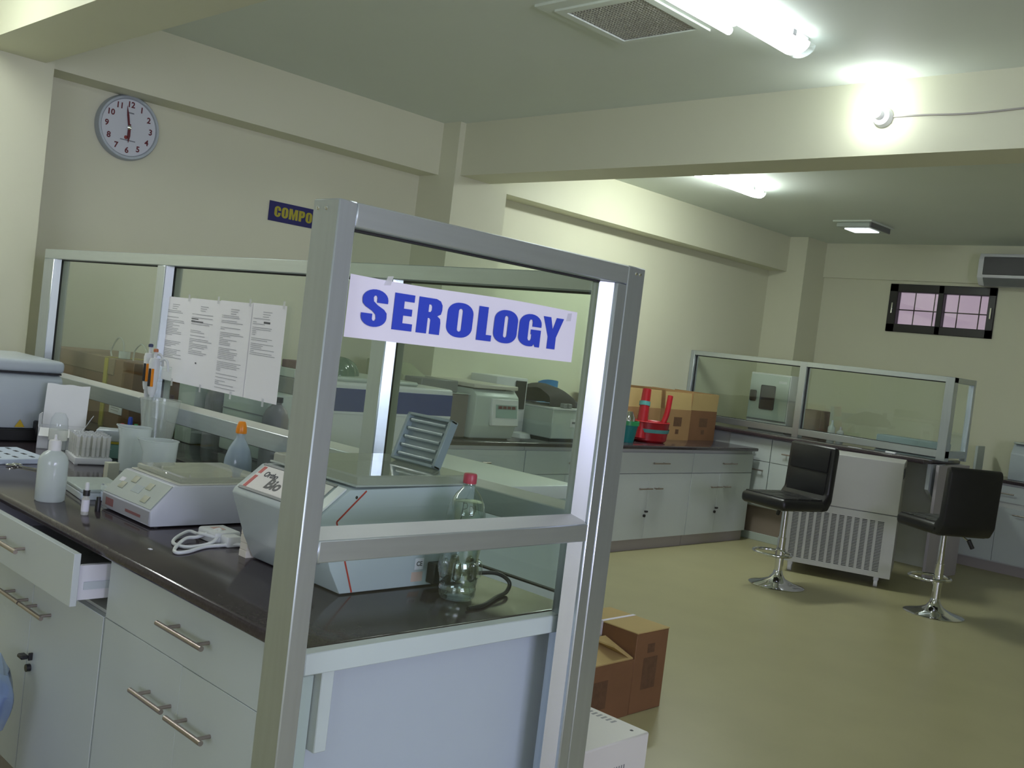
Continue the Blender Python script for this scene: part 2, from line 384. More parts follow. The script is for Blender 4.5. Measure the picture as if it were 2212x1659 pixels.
obj('tube', MB().cyl((0, -.60, -.072), (0, .60, -.072), .018, 14), tubelit, t)
# square ceiling vent
t = thing('ceiling_vent', 'square ceiling vent with egg-crate grille beside the large lit batten', 'vent', (-2.965, 3.55, ZC))
def ring(m, a, b, z0, z1):
    m.box(-a, a, -a, -b, z0, z1); m.box(-a, a, b, a, z0, z1); m.box(-a, -b, -b, b, z0, z1); m.box(b, a, -b, b, z0, z1); return m
obj('outer_frame', ring(MB(), .315, .24, -.012, 0), ceilp, t); obj('inner_frame', ring(MB(), .25, .21, -.022, -.010), ceilp, t)
m = MB()
for k in range(25):
    p = -.21+.42*k/24; m.box(p-.0022, p+.0022, -.21, .21, -.016, -.006); m.box(-.21, .21, p-.0022, p+.0022, -.016, -.006)
stuff(obj('egg_crate_grille', m, mat('grille_metal', (.62, .62, .58), .3, .5), t))
obj('duct_backing', B(-.212, .212, -.212, .212, -.003, -.001), mat('duct_dark', (.10, .085, .085), .8), t)
# far ceiling unit
t = thing('ceiling_extractor', 'small ceiling unit with glowing underside hanging near the far wall', 'lamp', (-4.42, 9.05, ZC))
obj('mounting_plate', B(-.19, .19, -.30, .18, -.015, 0, .003), ceilp, t)
obj('housing', B(-.17, .16, -.26, .12, -.055, -.015, .006), palegreen, t)
obj('side_panel', B(.16, .175, -.27, .14, -.06, -.01, .003), greyd, t)
obj('lens', B(-.13, .11, -.17, .05, -.064, -.055, .003), mat('glow_plate', (.86, .92, 1), .4, emis=2.2), t)  # emissive plate standing in for a bright reflection under the vent box
# bulb on the middle beam with its cable
t = thing('bulb_lamp', 'glowing bulb in a round white holder on the middle beam', 'lamp', (-2.34, 4.822, 2.86))
obj('rose', MB().lathe([(0, 0), (.05, 0), (.05, .012), (.042, .03), (.026, .036), (0, .036)], (0, 0, 0), 24, (0, -1, 0)), whitep, t)
obj('holder', MB().lathe([(.024, .03), (.024, .07), (0, .07)], (0, 0, 0), 18, (-.1, -1, .1)), whitep, t)
obj('bulb', MB().lathe([(.012, .065), (.02, .075), (.033, .10), (.036, .125), (.028, .155), (.012, .168), (0, .17)], (0, 0, 0), 20, (-.1, -1, .1)), bulblit, t)
tag(obj('cable', MB().tube(spline([(-2.29, 4.818, 2.86), (-2.15, 4.817, 2.858), (-1.9, 4.816, 2.848), (-1.6, 4.816, 2.858), (-1.2, 4.817, 2.875)]), .0045, 6), mat('cable_grey', (.42, .40, .36), .6)), 'thin grey cable running along the beam from the bulb', 'cable')

# ================================================================== CLOCK WALL
t = thing('wall_clock', 'round white wall clock with maroon numerals', 'clock', (XL, 2.567, 2.497))
A = (1, 0, 0)
obj('case', MB().lathe([(0, .002), (.186, .002), (.186, .03), (.178, .043), (.166, .043), (.160, .034), (0, .034)], (0, 0, 0), 64, A), mat('clock_rim', (.42, .47, .52), .35, .3), t)
obj('dial', MB().lathe([(.160, .035), (0, .035)], (0, 0, 0), 64, A, smooth=False), mat('clock_dial', (.66, .70, .74), .5, var=.01), t)
maroon = mat('maroon_print', (.14, .014, .022), .5)
rot = math.radians(-8)*0
for h in range(1, 13):
    a = PI/2-h*PI/6
    obj('numeral', text_mesh(str(h), .046, maroon, frame_mat((.036, .130*math.cos(a), .130*math.sin(a)), (0, 1, 0), (0, 0, 1)), .0003, .0012), None or maroon, t)
def hand(nm, ang, L, w, x):
    d = Vector((0, math.cos(ang), math.sin(ang))); n = Vector((0, -d.z, d.y)); m = MB(); q = Vector((x, 0, 0))
    P = [q-d*.02+n*w*.5, q+d*L*.55+n*w*.6, q+d*L, q+d*L*.55-n*w*.6, q-d*.02-n*w*.5]
    m.b.faces.new([m._v(p) for p in P]); m.b.faces.new([m._v(p+Vector((.002, 0, 0))) for p in P]); return obj(nm, m, maroon, t)
hand('minute_hand', math.radians(101), .125, .010, .039); hand('hour_hand', math.radians(-89), .088, .014, .042)
obj('hub', MB().lathe([(0, .036), (.012, .036), (.012, .046), (0, .048)], (0, 0, 0), 16, A), chrome, t)
obj('logo', MB().lathe([(.011, .0355), (0, .0358)], (0, -.012, -.058), 16, A, smooth=False), mat('logo_red', (.30, .05, .04), .5), t)
stuff(obj('printed_text', MB().quad((.0356, -.045, -.070), (.0356, .045, -.070), (.0356, .045, -.076), (.0356, -.045, -.076)).quad((.0356, -.012, .088), (.0356, .022, .088), (.0356, .022, .080), (.0356, -.012, .080)), mat('dial_print', (.22, .24, .27), .6), t))
t = thing('wall_sign', 'navy blue wall sign with yellow capital letters', 'sign', (XL, 3.555, 2.145))
obj('board', B(0, .006, 0, .43, -.006, .122, .001), signblue, t)
M = frame_mat((.0066, 0, 0), (0, 1, 0), (0, 0, 1))
y = .040
for ch, w in zip('COMPO', (.048, .050, .068, .048, .050)):
    obj('letter', glyph_mesh(ch, y, y+w, .024, .094, M, signyel), None, t); y += w+.007

# air conditioner on the far wall
t = thing('air_conditioner', 'wall air conditioner with black front panel beside the small window', 'air conditioner', (-3.28, YF-.03, 2.79))
obj('body', MB().prism([(-.005, .15), (-.20, .15), (-.225, .09), (-.225, -.08), (-.16, -.15), (-.005, -.15)], 0, -.42, .55, .008), whitep, t)
obj('front_panel', B(-.37, .54, -.232, -.222, -.055, .115, .004), blackp, t)
obj('outlet_flap', MB().prism([(-.222, -.082), (-.165, -.148), (-.170, -.156), (-.232, -.088)], 0, -.36, .54), greyd, t)

# ================================================================== GLAZED PARTITIONS
def bar(m, *a): m.box(*a, .0025)
t = thing('glazed_partition', 'tall aluminium glazed frame standing at the counter end with the large sign', 'partition', (-1.54, 1.51, 0))
def L1(y): return y-1.51
obj('post', B(-.04, .04, L1(1.056), L1(1.097), 0, 1.728, .0025), alu, t)
obj('post', B(-.04, .04, L1(1.86), L1(1.895), 0, 1.6825, .0025), alu, t)
obj('corner_post', B(-.04, .04, L1(1.896), L1(1.96), 0, 1.728, .0025), alu, t)
obj('top_rail', B(-.04, .04, L1(1.097), L1(1.896), 1.683, 1.7275, .0025), alu_h, t)
obj('mid_rail', B(-.04, .04, L1(1.097), L1(1.86), 1.068, 1.110, .0025), alu_h, t)
obj('bottom_rail', B(-.04, .04, L1(1.097), L1(1.86), .0, .05, .0025), alu_h, t)
for z0, z1 in ((1.110, 1.683), (.05, 1.068)):
    obj('pane', B(-.003, .003, L1(1.099), L1(1.858), z0, z1), glass, t)
    m = MB(); m.box(-.008, .008, L1(1.097), L1(1.1015), z0, z1); m.box(-.008, .008, L1(1.852), L1(1.86), z0, z1); m.box(-.008, .008, L1(1.1), L1(1.852), z0, z0+.004); m.box(-.008, .008, L1(1.1), L1(1.852), z1-.004, z1)
    obj('gasket', m, rubber, t)
    obj('glazing_bead', MB().prism([(.007, L1(1.832)), (.007, L1(1.86)), (.030, L1(1.86))], 2, z0+.001, z1-.001), bead, t)
    if z0 > 1: obj('glazing_bead', MB().prism([(.007, z0), (.036, z0), (.007, z0+.019)], 1, L1(1.098), L1(1.858)), bead_h, t)
for y, z in ((1.94, 1.712), (1.925, 1.712)): obj('screw', MB().lathe([(.0045, 0), (.003, .002), (0, .0025)], (.04, L1(y), z), 10, (1, 0, 0)), chrome, t)
for x in (-.024, .002): obj('screw', MB().lathe([(.0045, 0), (.003, .002), (0, .0025)], (x, L1(1.056), 1.711), 10, (0, -1, 0)), chrome, t)
# sign taped on the glass
t = thing('paper_sign', 'white paper sign with large blue capital letters on the tall glass frame', 'sign', (-1.5365, 1.44, 1.542))
def sg(u, v):
    y = -.316+u*.645; z = -.0575+v*.117-.002*math.sin(u*7)*v
    return (.0006+.0015*math.sin(u*5)**2, y, z)
m = MB(); m.grid(24, 4, sg)
obj('sheet', m, paperw, t)
M = frame_mat((.0030, 0, 0), (0, 1, 0), (0, 0, 1))
for ch, a, b_ in (('S', 1.156, 1.217), ('E', 1.232, 1.282), ('R', 1.293, 1.356), ('O', 1.371, 1.443), ('L', 1.458, 1.501), ('O', 1.506, 1.577), ('G', 1.583, 1.653), ('Y', 1.657, 1.725)):
    obj('letter', glyph_mesh(ch, a-1.44, b_-1.44, 1.509-1.542, 1.580-1.542, M, ink_blue), None, t)
for y, z, a in ((-.23, .062, .5), (.30, .048, .1)):
    obj('tape', MB().quad((.0035, y-.008, z-.014), (.0035, y+.008, z-.012), (.0035, y+.008+a*.01, z+.006), (.0035, y-.006+a*.01, z+.004)), tapew, t)

YP0, YP1 = 1.97, 2.05
t = thing('glazed_partition', 'long aluminium glazed screen along the back of the dark counter', 'partition', (-3.4, 2.01, 0))
def X1(x): return x+3.4
def PB(x0, x1, z0, z1): return B(X1(x0), X1(x1), -.04, .04, z0, z1, .0025)
obj('top_rail', PB(-5.24, -1.585, 1.668, 1.715), alu_h, t); obj('lower_rail', PB(-5.24, -1.585, 1.042, 1.108), alu_h, t)
posts = ((-5.24, -5.12), (-4.03, -3.96), (-2.545, -2.475), (-1.64, -1.585))
for a, b_ in posts: obj('post', PB(a, b_, .882 if b_ < -2 else 0, 1.668), alu, t)
for (a0, a1), (b0, b1) in zip(posts, posts[1:]):
    for z0, z1 in ((1.108, 1.668), (.882, 1.042)):
        obj('pane', B(X1(a1), X1(b0), -.003, .003, z0, z1), glass, t)
        m = MB(); m.box(X1(a1), X1(a1)+.006, -.007, .007, z0, z1); m.box(X1(b0)-.006, X1(b0), -.007, .007, z0, z1); m.box(X1(a1), X1(b0), -.007, .007, z0, z0+.005); m.box(X1(a1), X1(b0), -.007, .007, z1-.005, z1)
        obj('gasket', m, rubber, t)
        if z0 > 1:
            obj('glazing_bead', MB().prism([(X1(a1), -.036), (X1(a1)+.014, -.007), (X1(a1), -.007)], 2, z0, z1), bead, t)
            obj('glazing_bead', MB().prism([(-.036, z0), (-.007, z0+.016), (-.007, z0)], 0, X1(a1)+.015, X1(b0)), bead_h, t)
# protocol sheets taped to the screen
random.seed(3)
sheets = ((-3.995, 'printed protocol sheet, leftmost of the four taped to the glass screen', 0), (-3.765, 'printed protocol sheet with a small table and marker underlines on the glass screen', 1),
          (-3.535, 'printed protocol sheet, the one covered furthest down with text', 2), (-3.310, 'printed protocol sheet with thick black heading bar, rightmost of the four', 3))
for i, (x, lab, kind) in enumerate(sheets):
    w = .232; t = thing('protocol_sheet', lab, 'paper', (x, 1.9990, 1.378), 0, 'protocol sheets taped to the glass screen')
    top = .166+.003*i; bot = -.176
    obj('sheet', MB().grid(6, 6, lambda u, v: (u*w, -.0016-.0015*math.sin(u*3+i)**2, bot+v*(top-bot))), mat('sheet_paper', (0.93, 0.92, 0.96), 0.7, var=0.01), t)
    m = MB(); mk = MB()
    def line(mm, a, b_, z, h=.0022): mm.quad((a, -.0038, z-h/2), (b_, -.0038, z-h/2), (b_, -.0038, z+h/2), (a, -.0038, z+h/2))
    z = top-.03
    for k in range(3): line(m, .085, .085+.06-.01*k, z); z -= .0085
    nl = (30, 26, 44, 22)[kind]
    for k in range(nl):
        if random.random() < .22: z -= .0065; continue
        line(m, .022, .022+random.choice((.03, .08, .13, .16, .165, .17))*random.uniform(.8, 1.05), z); z -= .0066
        if z < bot+.02: break
    stuff(obj('printed_text', m, inkg, t))
    if kind == 1:
        line(mk, .02, .075, .088, .004); line(mk, .02, .115, .078, .004); line(mk, .085, .095, -.085, .006)
    if kind == 3: line(mk, .095, .138, .107, .007)
    if kind in (1, 3): obj('marker_line', mk, ink, t)
    obj('tape', MB().quad((w*.9, -.0045, top-.012), (w*.9+.014, -.0045, top-.012), (w*.9+.014, -.0045, top+.016), (w*.9, -.0045, top+.016)), tapew, t)
    obj('tape', MB().quad((w*.6, -.0045, bot-.018), (w*.6+.014, -.0045, bot-.018), (w*.6+.014, -.0045, bot+.012), (w*.6, -.0045, bot+.012)), tapew, t)

# ================================================================== NEAR COUNTER
ZT = .88
def pull(t, x0, x1, y, z, axis='x', name='handle', d=.036):
    m = MB()
    if axis == 'x':
        m.cyl((x0, y-d, z), (x1, y-d, z), .0062, 12)
        for x in (x0+(x1-x0)*.2, x0+(x1-x0)*.85): m.cyl((x, y, z), (x, y-d, z), .0045, 10)
    else:
        m.cyl((y+d, x0, z), (y+d, x1, z), .0062, 12)
        for x in (x0+(x1-x0)*.2, x0+(x1-x0)*.8): m.cyl((y, x, z), (y+d, x, z), .0045, 10)
    return obj(name, m, steel, t)
FY = 1.185
def slab(name, label, x0, x1, y0, y1, z, bull=True):
    t = thing(name, label, 'worktop', ((x0+x1)/2, (y0+y1)/2, z-.03))
    obj('slab', B(-(x1-x0)/2, (x1-x0)/2, -(y1-y0)/2, (y1-y0)/2, 0, .03, .009, 3), granite, t); return t
slab('worktop', 'polished black granite worktop of the near bench under the instruments', -5.53, -1.585, 1.145, 1.955, ZT)
t = thing('base_cabinet', 'near white base cabinet with one drawer over two doors at the counter end', 'cabinet', (-2.05, FY, 0))
m = MB(); m.box(-.455, .40, .02, .70, .09, .849); m.box(-.455, .40, .06, .70, 0, .09)
obj('body', m, carc, t)
dr = obj('drawer', B(-.452, .36, -.0, .018, .685, .846, .0008), lam, t); pull(dr, -.115, .095, 0, .768)
d1 = obj('door', B(-.452, -.0412, 0, .018, .10, .6835, .0008), lam, t); pull(d1, -.21, -.05, 0, .578)
d2 = obj('door', B(-.0402, .36, 0, .018, .10, .6835, .0008), lam, t); pull(d2, -.03, .135, 0, .572)
obj('plinth', B(-.455, .40, .045, .06, 0, .095), toe, t)
# the end panel seen through the tall glass frame
t = thing('end_panel', 'white end panel of the near bench with narrow edging strips', 'panel', (-1.61, 1.53, 0))
obj('board', B(-.035, -.01, -.345, .40, 0, .849, .001), mat('end_board', (.60, .61, .74), .55, var=.03, bump=.05), t)
obj('edge_strip', B(.0255, .057, -.395, .35, .836, .879, .002), lamw, t)
obj('edge_strip', B(-.01, .034, -.335, -.305, .665, .835, .002), lamw, t)
obj('side_board', B(-.01, .012, -.365, -.337, 0, .817, .002), lam, t)
# left cabinet with pulled-out drawer
t = thing('base_cabinet', 'white base cabinet with its drawer pulled open beside the blue bin', 'cabinet', (-2.98, FY, 0))
m = MB(); m.box(-.44, .47, .02, .70, .09, .69); m.box(-.44, .47, .06, .70, 0, .09); m.box(-.44, -.425, .02, .70, .69, .849); m.box(.452, .47, .02, .70, .69, .849)
obj('body', m, carc, t)
dr = obj('drawer', B(-.44, .45, -.085, -.067, .712, .849, .0012), lam, t)
m = MB(); m.box(.425, .440, -.067, .60, .725, .815); m.box(-.425, -.410, -.067, .60, .725, .815); m.box(-.41, .425, -.067, .60, .725, .732); m.box(-.41, .425, .585, .60, .732, .815)
obj('drawer_box', m, lamw, dr); obj('runner', B(.440, .4445, -.05, .02, .752, .772), greyp, dr); pull(dr, -.06, .16, -.085, .79)
d1 = obj('door', B(-.437, .0035, 0, .018, .10, .682, .0012), lam, t); pull(d1, -.165, -.005, 0, .598)
d2 = obj('door', B(.0065, .468, 0, .018, .10, .682, .0012), lam, t); pull(d2, .005, .165, 0, .598)
obj('key_lock', MB().lathe([(.011, 0), (.011, .012), (0, .012)], (.035, 0, .415), 16, (0, -1, 0)), blackp, d1)
obj('key', MB().box(.018, .05, -.034, -.012, .445, .457, .003).box(.043, .048, -.012, 0, .440, .462, .001), blackp, d1)
obj('plinth', B(-.44, .47, .045, .06, 0, .095), toe, t)
t = thing('base_cabinet', 'white base cabinet furthest left under the near bench behind the bin', 'cabinet', (-3.90, FY, 0))
m = MB(); m.box(-.475, .475, .02, .70, .09, .849); m.box(-.475, .475, .06, .70, 0, .09); obj('body', m, carc, t)
dr = obj('drawer', B(-.473, .473, 0, .018, .686, .846, .0012), lam, t); pull(dr, -.1, .1, 0, .768)
d1 = obj('door', B(-.473, -.0015, 0, .018, .10, .682, .0012), lam, t); pull(d1, -.17, -.01, 0, .598)
d2 = obj('door', B(.0015, .473, 0, .018, .10, .682, .0012), lam, t); pull(d2, .01, .17, 0, .598)
# blue bin
t = thing('waste_bin', 'blue plastic bin with clear blue liner at the left edge', 'bin', (-2.885, .965, 0))
obj('bucket', MB().lathe([(0, .005), (.095, .005), (.128, .385), (.136, .385), (.136, .40), (.122, .40), (.09, .02), (0, .02)], (0, 0, 0), 32), bluep, t)
random.seed(5)
obj('liner', MB().grid(40, 8, lambda u, v: ((.131+.02*math.sin(u*43)*v*(1-v)+.016*math.sin(v*PI)+.004*math.sin(u*90))*math.cos(2*PI*u), (.131+.02*math.sin(u*43)*v*(1-v)+.016*math.sin(v*PI)+.004*math.sin(u*90))*math.sin(2*PI*u), 0.30+.160*v+.018*math.sin(u*25)*v)), linerm, t)
# ================================================================== INSTRUMENTS AND THINGS ON THE NEAR BENCH
# big grey centrifuge at the left
t = thing('centrifuge', 'large grey bench centrifuge with black base and warning triangle at the left edge', 'centrifuge', (-4.60, 1.46, ZT))
obj('base', B(-.27, .295, -.30, .295, .0, .048, .004), blackp, t)
obj('body', MB().prism([(-.27, .048), (.27, .048), (.275, .20), (.265, .262), (.235, .276), (-.27, .276)], 1, -.30, .30, .012), greyp, t)
obj('seal', B(-.265, .25, -.295, .295, .276, .284), blackp, t)
obj('lid', B(-.27, .268, -.302, .302, .284, .335, .018, 3), greyp, t)
obj('corner_block', B(.27, .31, .19, .285, .004, .085, .004), blackp, t)
tri = MB(); tri.prism([(.115, .056), (.155, .056), (.135, .088)], 0, .2775, .2785); obj('warning_triangle', tri, mat('warning_yellow', (.62, .42, .02), .5), t)
# open white carton
t = thing('open_carton', 'small white carton with its lid flap standing open beside the grey centrifuge', 'box', (-4.13, 1.69, ZT), math.radians(62))
m = MB(); w, d, h = .082, .055, .085
for a in ((-w, w, -d, -d+.002), (-w, w, d-.002, d), (-w, -w+.002, -d, d), (w-.002, w, -d, d)): m.box(*a, 0, h)
m.box(-w, w, -d, d, 0, .002); obj('body', m, mat('carton_white', (.78, .79, .80), .6), t)
cw = MATS['carton_white']
obj('lid_flap', MB().grid(10, 8, lambda u, v: (-w+2*w*u*1.0, d+.004+.022*v+.02*v*v, h+.165*v+.002*math.sin(u*14)*v)), cw, t)
obj('side_flap', MB().box(-w-.002, -w+.0, -.045, .045, 0, .05), cw, t).matrix_local = Matrix.Translation((0, 0, h)) @ Matrix.Rotation(math.radians(0), 4, 'Y')
f = obj('side_flap', B(0, .002, -.04, .04, 0, .06), cw, t); f.matrix_local = Matrix.Translation((w, 0, h)) @ Matrix.Rotation(math.radians(28), 4, 'Y')
f = obj('front_flap', B(-w*.9, w*.9, -.05, 0, 0, .002), cw, t); f.matrix_local = Matrix.Translation((0, -d, h-.002)) @ Matrix.Rotation(math.radians(35), 4, 'X')
obj('green_edge', B(-w+.01, w-.01, -d-.0015, -d, h-.012, h-.006), yelp, t)
# teal box under a grey lid, markers behind
t = thing('reagent_box', 'flat teal box with a grey lid and yellow-green edge behind the beakers', 'box', (-3.90, 1.815, ZT), math.radians(60))
obj('tray', B(-.075, .075, -.042, .042, 0, .058, .003), mat('pale_teal', (.25, .46, .42), .4), t)
obj('edge_band', B(-.077, .077, -.044, .044, .058, .066), yelp, t)
obj('lid', B(-.075, .075, -.042, .042, .066, .112, .004), greyp, t)
for nm, mm, dx, dy, hz in (('red', redp, -4.055, 1.905, .118), ('blue', bluep, -4.015, 1.918, .150), ('green', greenp, -3.975, 1.925, .126)):
    t = thing('marker_pen', 'marker pen with %s cap standing behind the beakers' % nm, 'pen', (dx, dy, ZT), 0, 'marker pens behind the beakers')
    obj('barrel', MB().cyl((0, 0, 0), (0, 0, hz-.045), .008, 14), whitep, t)
    obj('cap', MB().lathe([(.0095, hz-.05), (.0095, hz-.01), (.007, hz), (0, hz+.001)], (0, 0, 0), 16), mm, t)
# slotted plate and scissors at the left
t = thing('slotted_rack', 'pale blue slotted rack lying flat at the left end of the bench', 'rack', (-3.86, 1.33, ZT), math.radians(4))
m = MB(); pale = mat('pale_blue', (.60, .68, .80), .45)
obj('tray', B(-.14, .14, -.16, .16, 0, .020, .003), pale, t)
for i in range(4):
    for j in range(5): obj('slot', B(-.12+.066*i, -.12+.066*i+.030, -.135+.06*j, -.135+.06*j+.012, .0200, .0208), blackp, t)
t = thing('scissors', 'small steel scissors lying in front of the slotted rack', 'scissors', (-3.66, 1.37, ZT), math.radians(30))
m = MB()
obj('blade', B(-.005, .085, -.005, .001, .004, .007), chrome, t)
obj('blade', B(-.005, .085, .002, .006, .001, .004), chrome, t)
for s in (-1, 1): obj('finger_ring', MB().tube([(-.03+.018*math.cos(a), s*.014+.011*math.sin(a), .006) for a in [2*PI*k/18 for k in range(18)]], .003, 6, True), chrome, t)
# test tube rack
RZ = math.radians(-12)
t = thing('tube_rack', 'white rack base holding rows of slim test tubes', 'rack', (-3.80, 1.665, ZT), RZ)
obj('base', MB().prism([(-.095, .004), (-.088, .0), (.088, 0), (.095, .004), (.098, .026), (-.098, .026)], 1, -.066, .066, .002), whitep, t)
for sx in (-1, 1):
    for sy in (-1, 1): obj('foot', B(sx*.085-.008, sx*.085+.008, sy*.06-.007, sy*.06+.007, -.0, .006, .001), whitep, t)
obj('upper_plate', B(-.092, .092, -.060, .060, .060, .062), clearp, t)
R = Matrix.Rotation(RZ, 3, 'Z'); proto = None
for i in range(5):
    for j in range(7):
        p = R @ Vector((-.078+i*.036+(j % 2)*.012, -.054+j*.0180, 0))
        loc = (-3.80+p.x, 1.665+p.y, ZT+.026)
        lab = 'slim test tube standing in the white rack'
        if proto is None:
            proto = thing('test_tube', lab, 'tube', loc, 0, 'test tubes in the white rack')
            obj('wall', MB().lathe([(0, 0), (.0045, .001), (.0068, .006), (.0068, .078), (.0058, .078), (.0058, .008), (0, .004)], (0, 0, 0), 12), tubeg, proto)
            obj('rim', MB().lathe([(.0054, .076), (.0080, .076), (.0080, .081), (.0054, .081)], (0, 0, 0), 12), whitep, proto)
        else: dup(proto, loc, 0, lab)
t = thing('glass_flask', 'clear rounded glass flask standing behind the white wash bottle', 'flask', (-3.94, 1.60, ZT))
obj('bulb', MB().lathe([(0, 0), (.03, .0), (.034, .02), (.034, .115), (.030, .145), (.018, .165), (0, .168)], (0, 0, 0), 24), clearp, t)
obj('label_band', MB().lathe([(.0345, .06), (.0345, .10)], (0, 0, 0), 24), tubeg, t)
# wash bottle
t = thing('reagent_bottle', 'large milky white plastic bottle at the front edge of the bench', 'bottle', (-3.07, 1.241, ZT))
obj('bottle', MB().lathe([(0, .002), (.039, 0), (.043, .005), (.043, .108), (.0425, .120), (.0385, .134), (.030, .145), (.020, .151), (.0175, .153), (.0175, .158), (0, .158)], (0, 0, 0), 36), milk, t)
obj('cap', MB().lathe([(.0180, .151), (.0180, .178), (.0155, .183), (.006, .185), (.0042, .190), (.0038, .199), (0, .200)], (0, 0, 0), 28), mat('bottle_cap', (.74, .74, .74), .45), t)
# dropper bottle and vial
t = thing('dropper_bottle', 'small dropper bottle with white bulb, black collar and white label', 'bottle', (-2.853, 1.256, ZT))
obj('bottle', MB().lathe([(0, .001), (.0100, 0), (.0105, .003), (.0105, .046), (.006, .054), (.006, .058), (0, .058)], (0, 0, 0), 22), tubeg, t)
obj('label', MB().lathe([(.0108, .010), (.0108, .044)], (0, 0, 0), 22), paperw, t)
obj('collar', MB().lathe([(0, .055), (.0095, .055), (.0095, .071), (0, .071)], (0, 0, 0), 22), blackp, t)
obj('bulb', MB().lathe([(.0062, .071), (.0062, .086), (.0045, .093), (0, .095)], (0, 0, 0), 16), whitep, t)
tag(obj('vial', MB().lathe([(0, 0), (.008, 0), (.008, .028), (.006, .032), (.006, .042), (0, .042)], (0, 0, 0), 16), blackp, None, (-2.895, 1.312, ZT)), 'small black vial right behind the dropper bottle', 'vial')
t = thing('flat_case', 'flat grey plastic case lying between white bottle and the shaker', 'case', (-3.165, 1.43, ZT), math.radians(-8))
obj('base', B(-.11, .12, -.085, .06, 0, .022, .003), greyp, t); obj('lid', B(-.11, .12, -.085, .06, .0225, .034, .003), mat('case_lid', (.40, .46, .45), .4), t)
t = thing('pipette_tip_box', 'small clear box of parts beside the shaker front corner', 'box', (-3.005, 1.43, ZT), math.radians(-8))
obj('tray', B(-.04, .035, -.05, .05, 0, .030, .003), pale, t); obj('lid', B(-.041, .036, -.051, .051, .031, .055, .004), beakm, t)
tag(obj('kit_box', B(-.016, .016, -.02, .02, 0, .062, .001), mat('kit_carton', (.58, .60, .50), .6), None, (-3.40, 1.575, ZT)), 'tiny pale printed carton standing near the beakers', 'box')
tag(obj('red_clip', B(-.006, .006, -.012, .012, 0, .028, .002), mat('clip_red', (.60, .05, .03), .4), None, (-3.60, 1.482, ZT)), 'small red clip behind the milky bottle', 'clip')
tag(obj('yellow_clip', B(-.008, .008, -.014, .014, 0, .02, .002), mat('clip_yellow', (.50, .34, .05), .4), None, (-3.545, 1.63, ZT)), 'small yellow clip beside the tube rack', 'clip')
tag(obj('paper_scrap', B(-.006, .006, -.004, .004, 0, .002, .0005), paperw, None, (-2.41, 1.24, ZT)), 'tiny white scrap on the bare black worktop', 'scrap')
# beakers
def beaker(label, loc, rb, rtop, h, spout):
    t = thing('beaker', label, 'beaker', loc, spout, 'plastic beakers')
    def surf(u, v, dr=0):
        a = 2*PI*u; r = rb+(rtop-rb)*v+dr; k = max(0, math.cos(a))**14*max(0, (v-.72)/.28)
        return ((r+.018*k)*math.cos(a), (r+.018*k)*math.sin(a), h*v+.004*k)
    obj('wall', MB().grid(48, 14, lambda u, v: surf(u, v)), beakm, t)
    obj('inside', MB().grid(48, 8, lambda u, v: surf(u, v, -.002)), beakm, t)
    obj('rim', MB().tube([surf(k/48, 1, .001) for k in range(48)], .002, 6, True), beakm, t)
    obj('base', MB().lathe([(0, .001), (rb, .001), (rb, .003), (0, .003)], (0, 0, 0), 40), beakm, t); return t
beaker('taller frosted plastic beaker standing further left behind the shaker', (-3.60, 1.745, ZT), .050, .057, .160, math.radians(215))
beaker('wider frosted plastic beaker standing in front of the pipette jug', (-3.35, 1.72, ZT), .054, .061, .148, math.radians(240))
t = thing('clear_jug', 'tall tapered clear plastic jug under the hanging pipettes', 'jug', (-3.66, 1.86, ZT))
obj('wall', MB().lathe([(0, .001), (.042, 0), (.075, .262), (.078, .264), (.073, .262), (.040, .003)], (0, 0, 0), 40), milky_mat('jug_plastic', (0.80, 0.84, 0.78), 0.74, 0.15, 0.5), t)
obj('graduations', MB().lathe([(.0505, .06), (.0507, .062)], (0, 0, 0), 32), tubeg, t)
# pipettes hanging from an acrylic stand
t = thing('pipette_stand', 'clear acrylic pipette stand by the screen post', 'stand', (-3.80, 1.90, ZT))
obj('base', B(-.05, .05, -.045, .05, 0, .01, .002), clearp, t); obj('upright', B(-.045, .045, .035, .043, .01, .385, .002), clearp, t)
obj('hook_arm', B(-.045, .05, -.015, .036, .372, .382, .002), clearp, t)
def pipette(label, loc, rz, cap, stripe):
    t = thing('pipette', label, 'pipette', loc, rz, 'pipettes on the acrylic stand')
    obj('handle', MB().lathe([(0, .0), (.012, .002), (.016, .02), (.019, .07), (.0215, .13), (.018, .145), (0, .147)], (0, 0, .130), 20), whitep, t)
    obj('shaft', MB().lathe([(.0022, 0), (.004, .05), (.0065, .10), (.009, .135)], (0, 0, 0), 14), whitep, t)
    obj('stem', MB().cyl((0, 0, .275), (0, 0, .300), .006, 12), whitep, t)
    obj('button', MB().lathe([(0, .300), (.0095, .300), (.0095, .310), (.006, .313), (0, .313)], (0, 0, 0), 16), cap, t)
    obj('finger_hook', MB().tube(spline([(.012, 0, .262), (.034, 0, .276), (.050, 0, .266), (.056, 0, .230)], 5), .0055, 8), whitep, t)
    obj('grip_stripe', B(-.001, .009, -.0215, -.012, .165, .235, .001), orange if stripe else blackp, t)
    obj('grip_window', B(-.0125, -.0020, -.0205, -.011, .165, .235, .001), blackp, t); return t
pipette('pipette with dark blue push button, the left of two on the stand', (-3.80, 1.866, ZT+.155), math.radians(40), mat('dark_blue_plastic', (.02, .03, .10), .4), True)
pipette('pipette with orange push button, the right of two on the stand', (-3.745, 1.862, ZT+.140), math.radians(40), mat('dull_orange', (.50, .16, .06), .4), True)
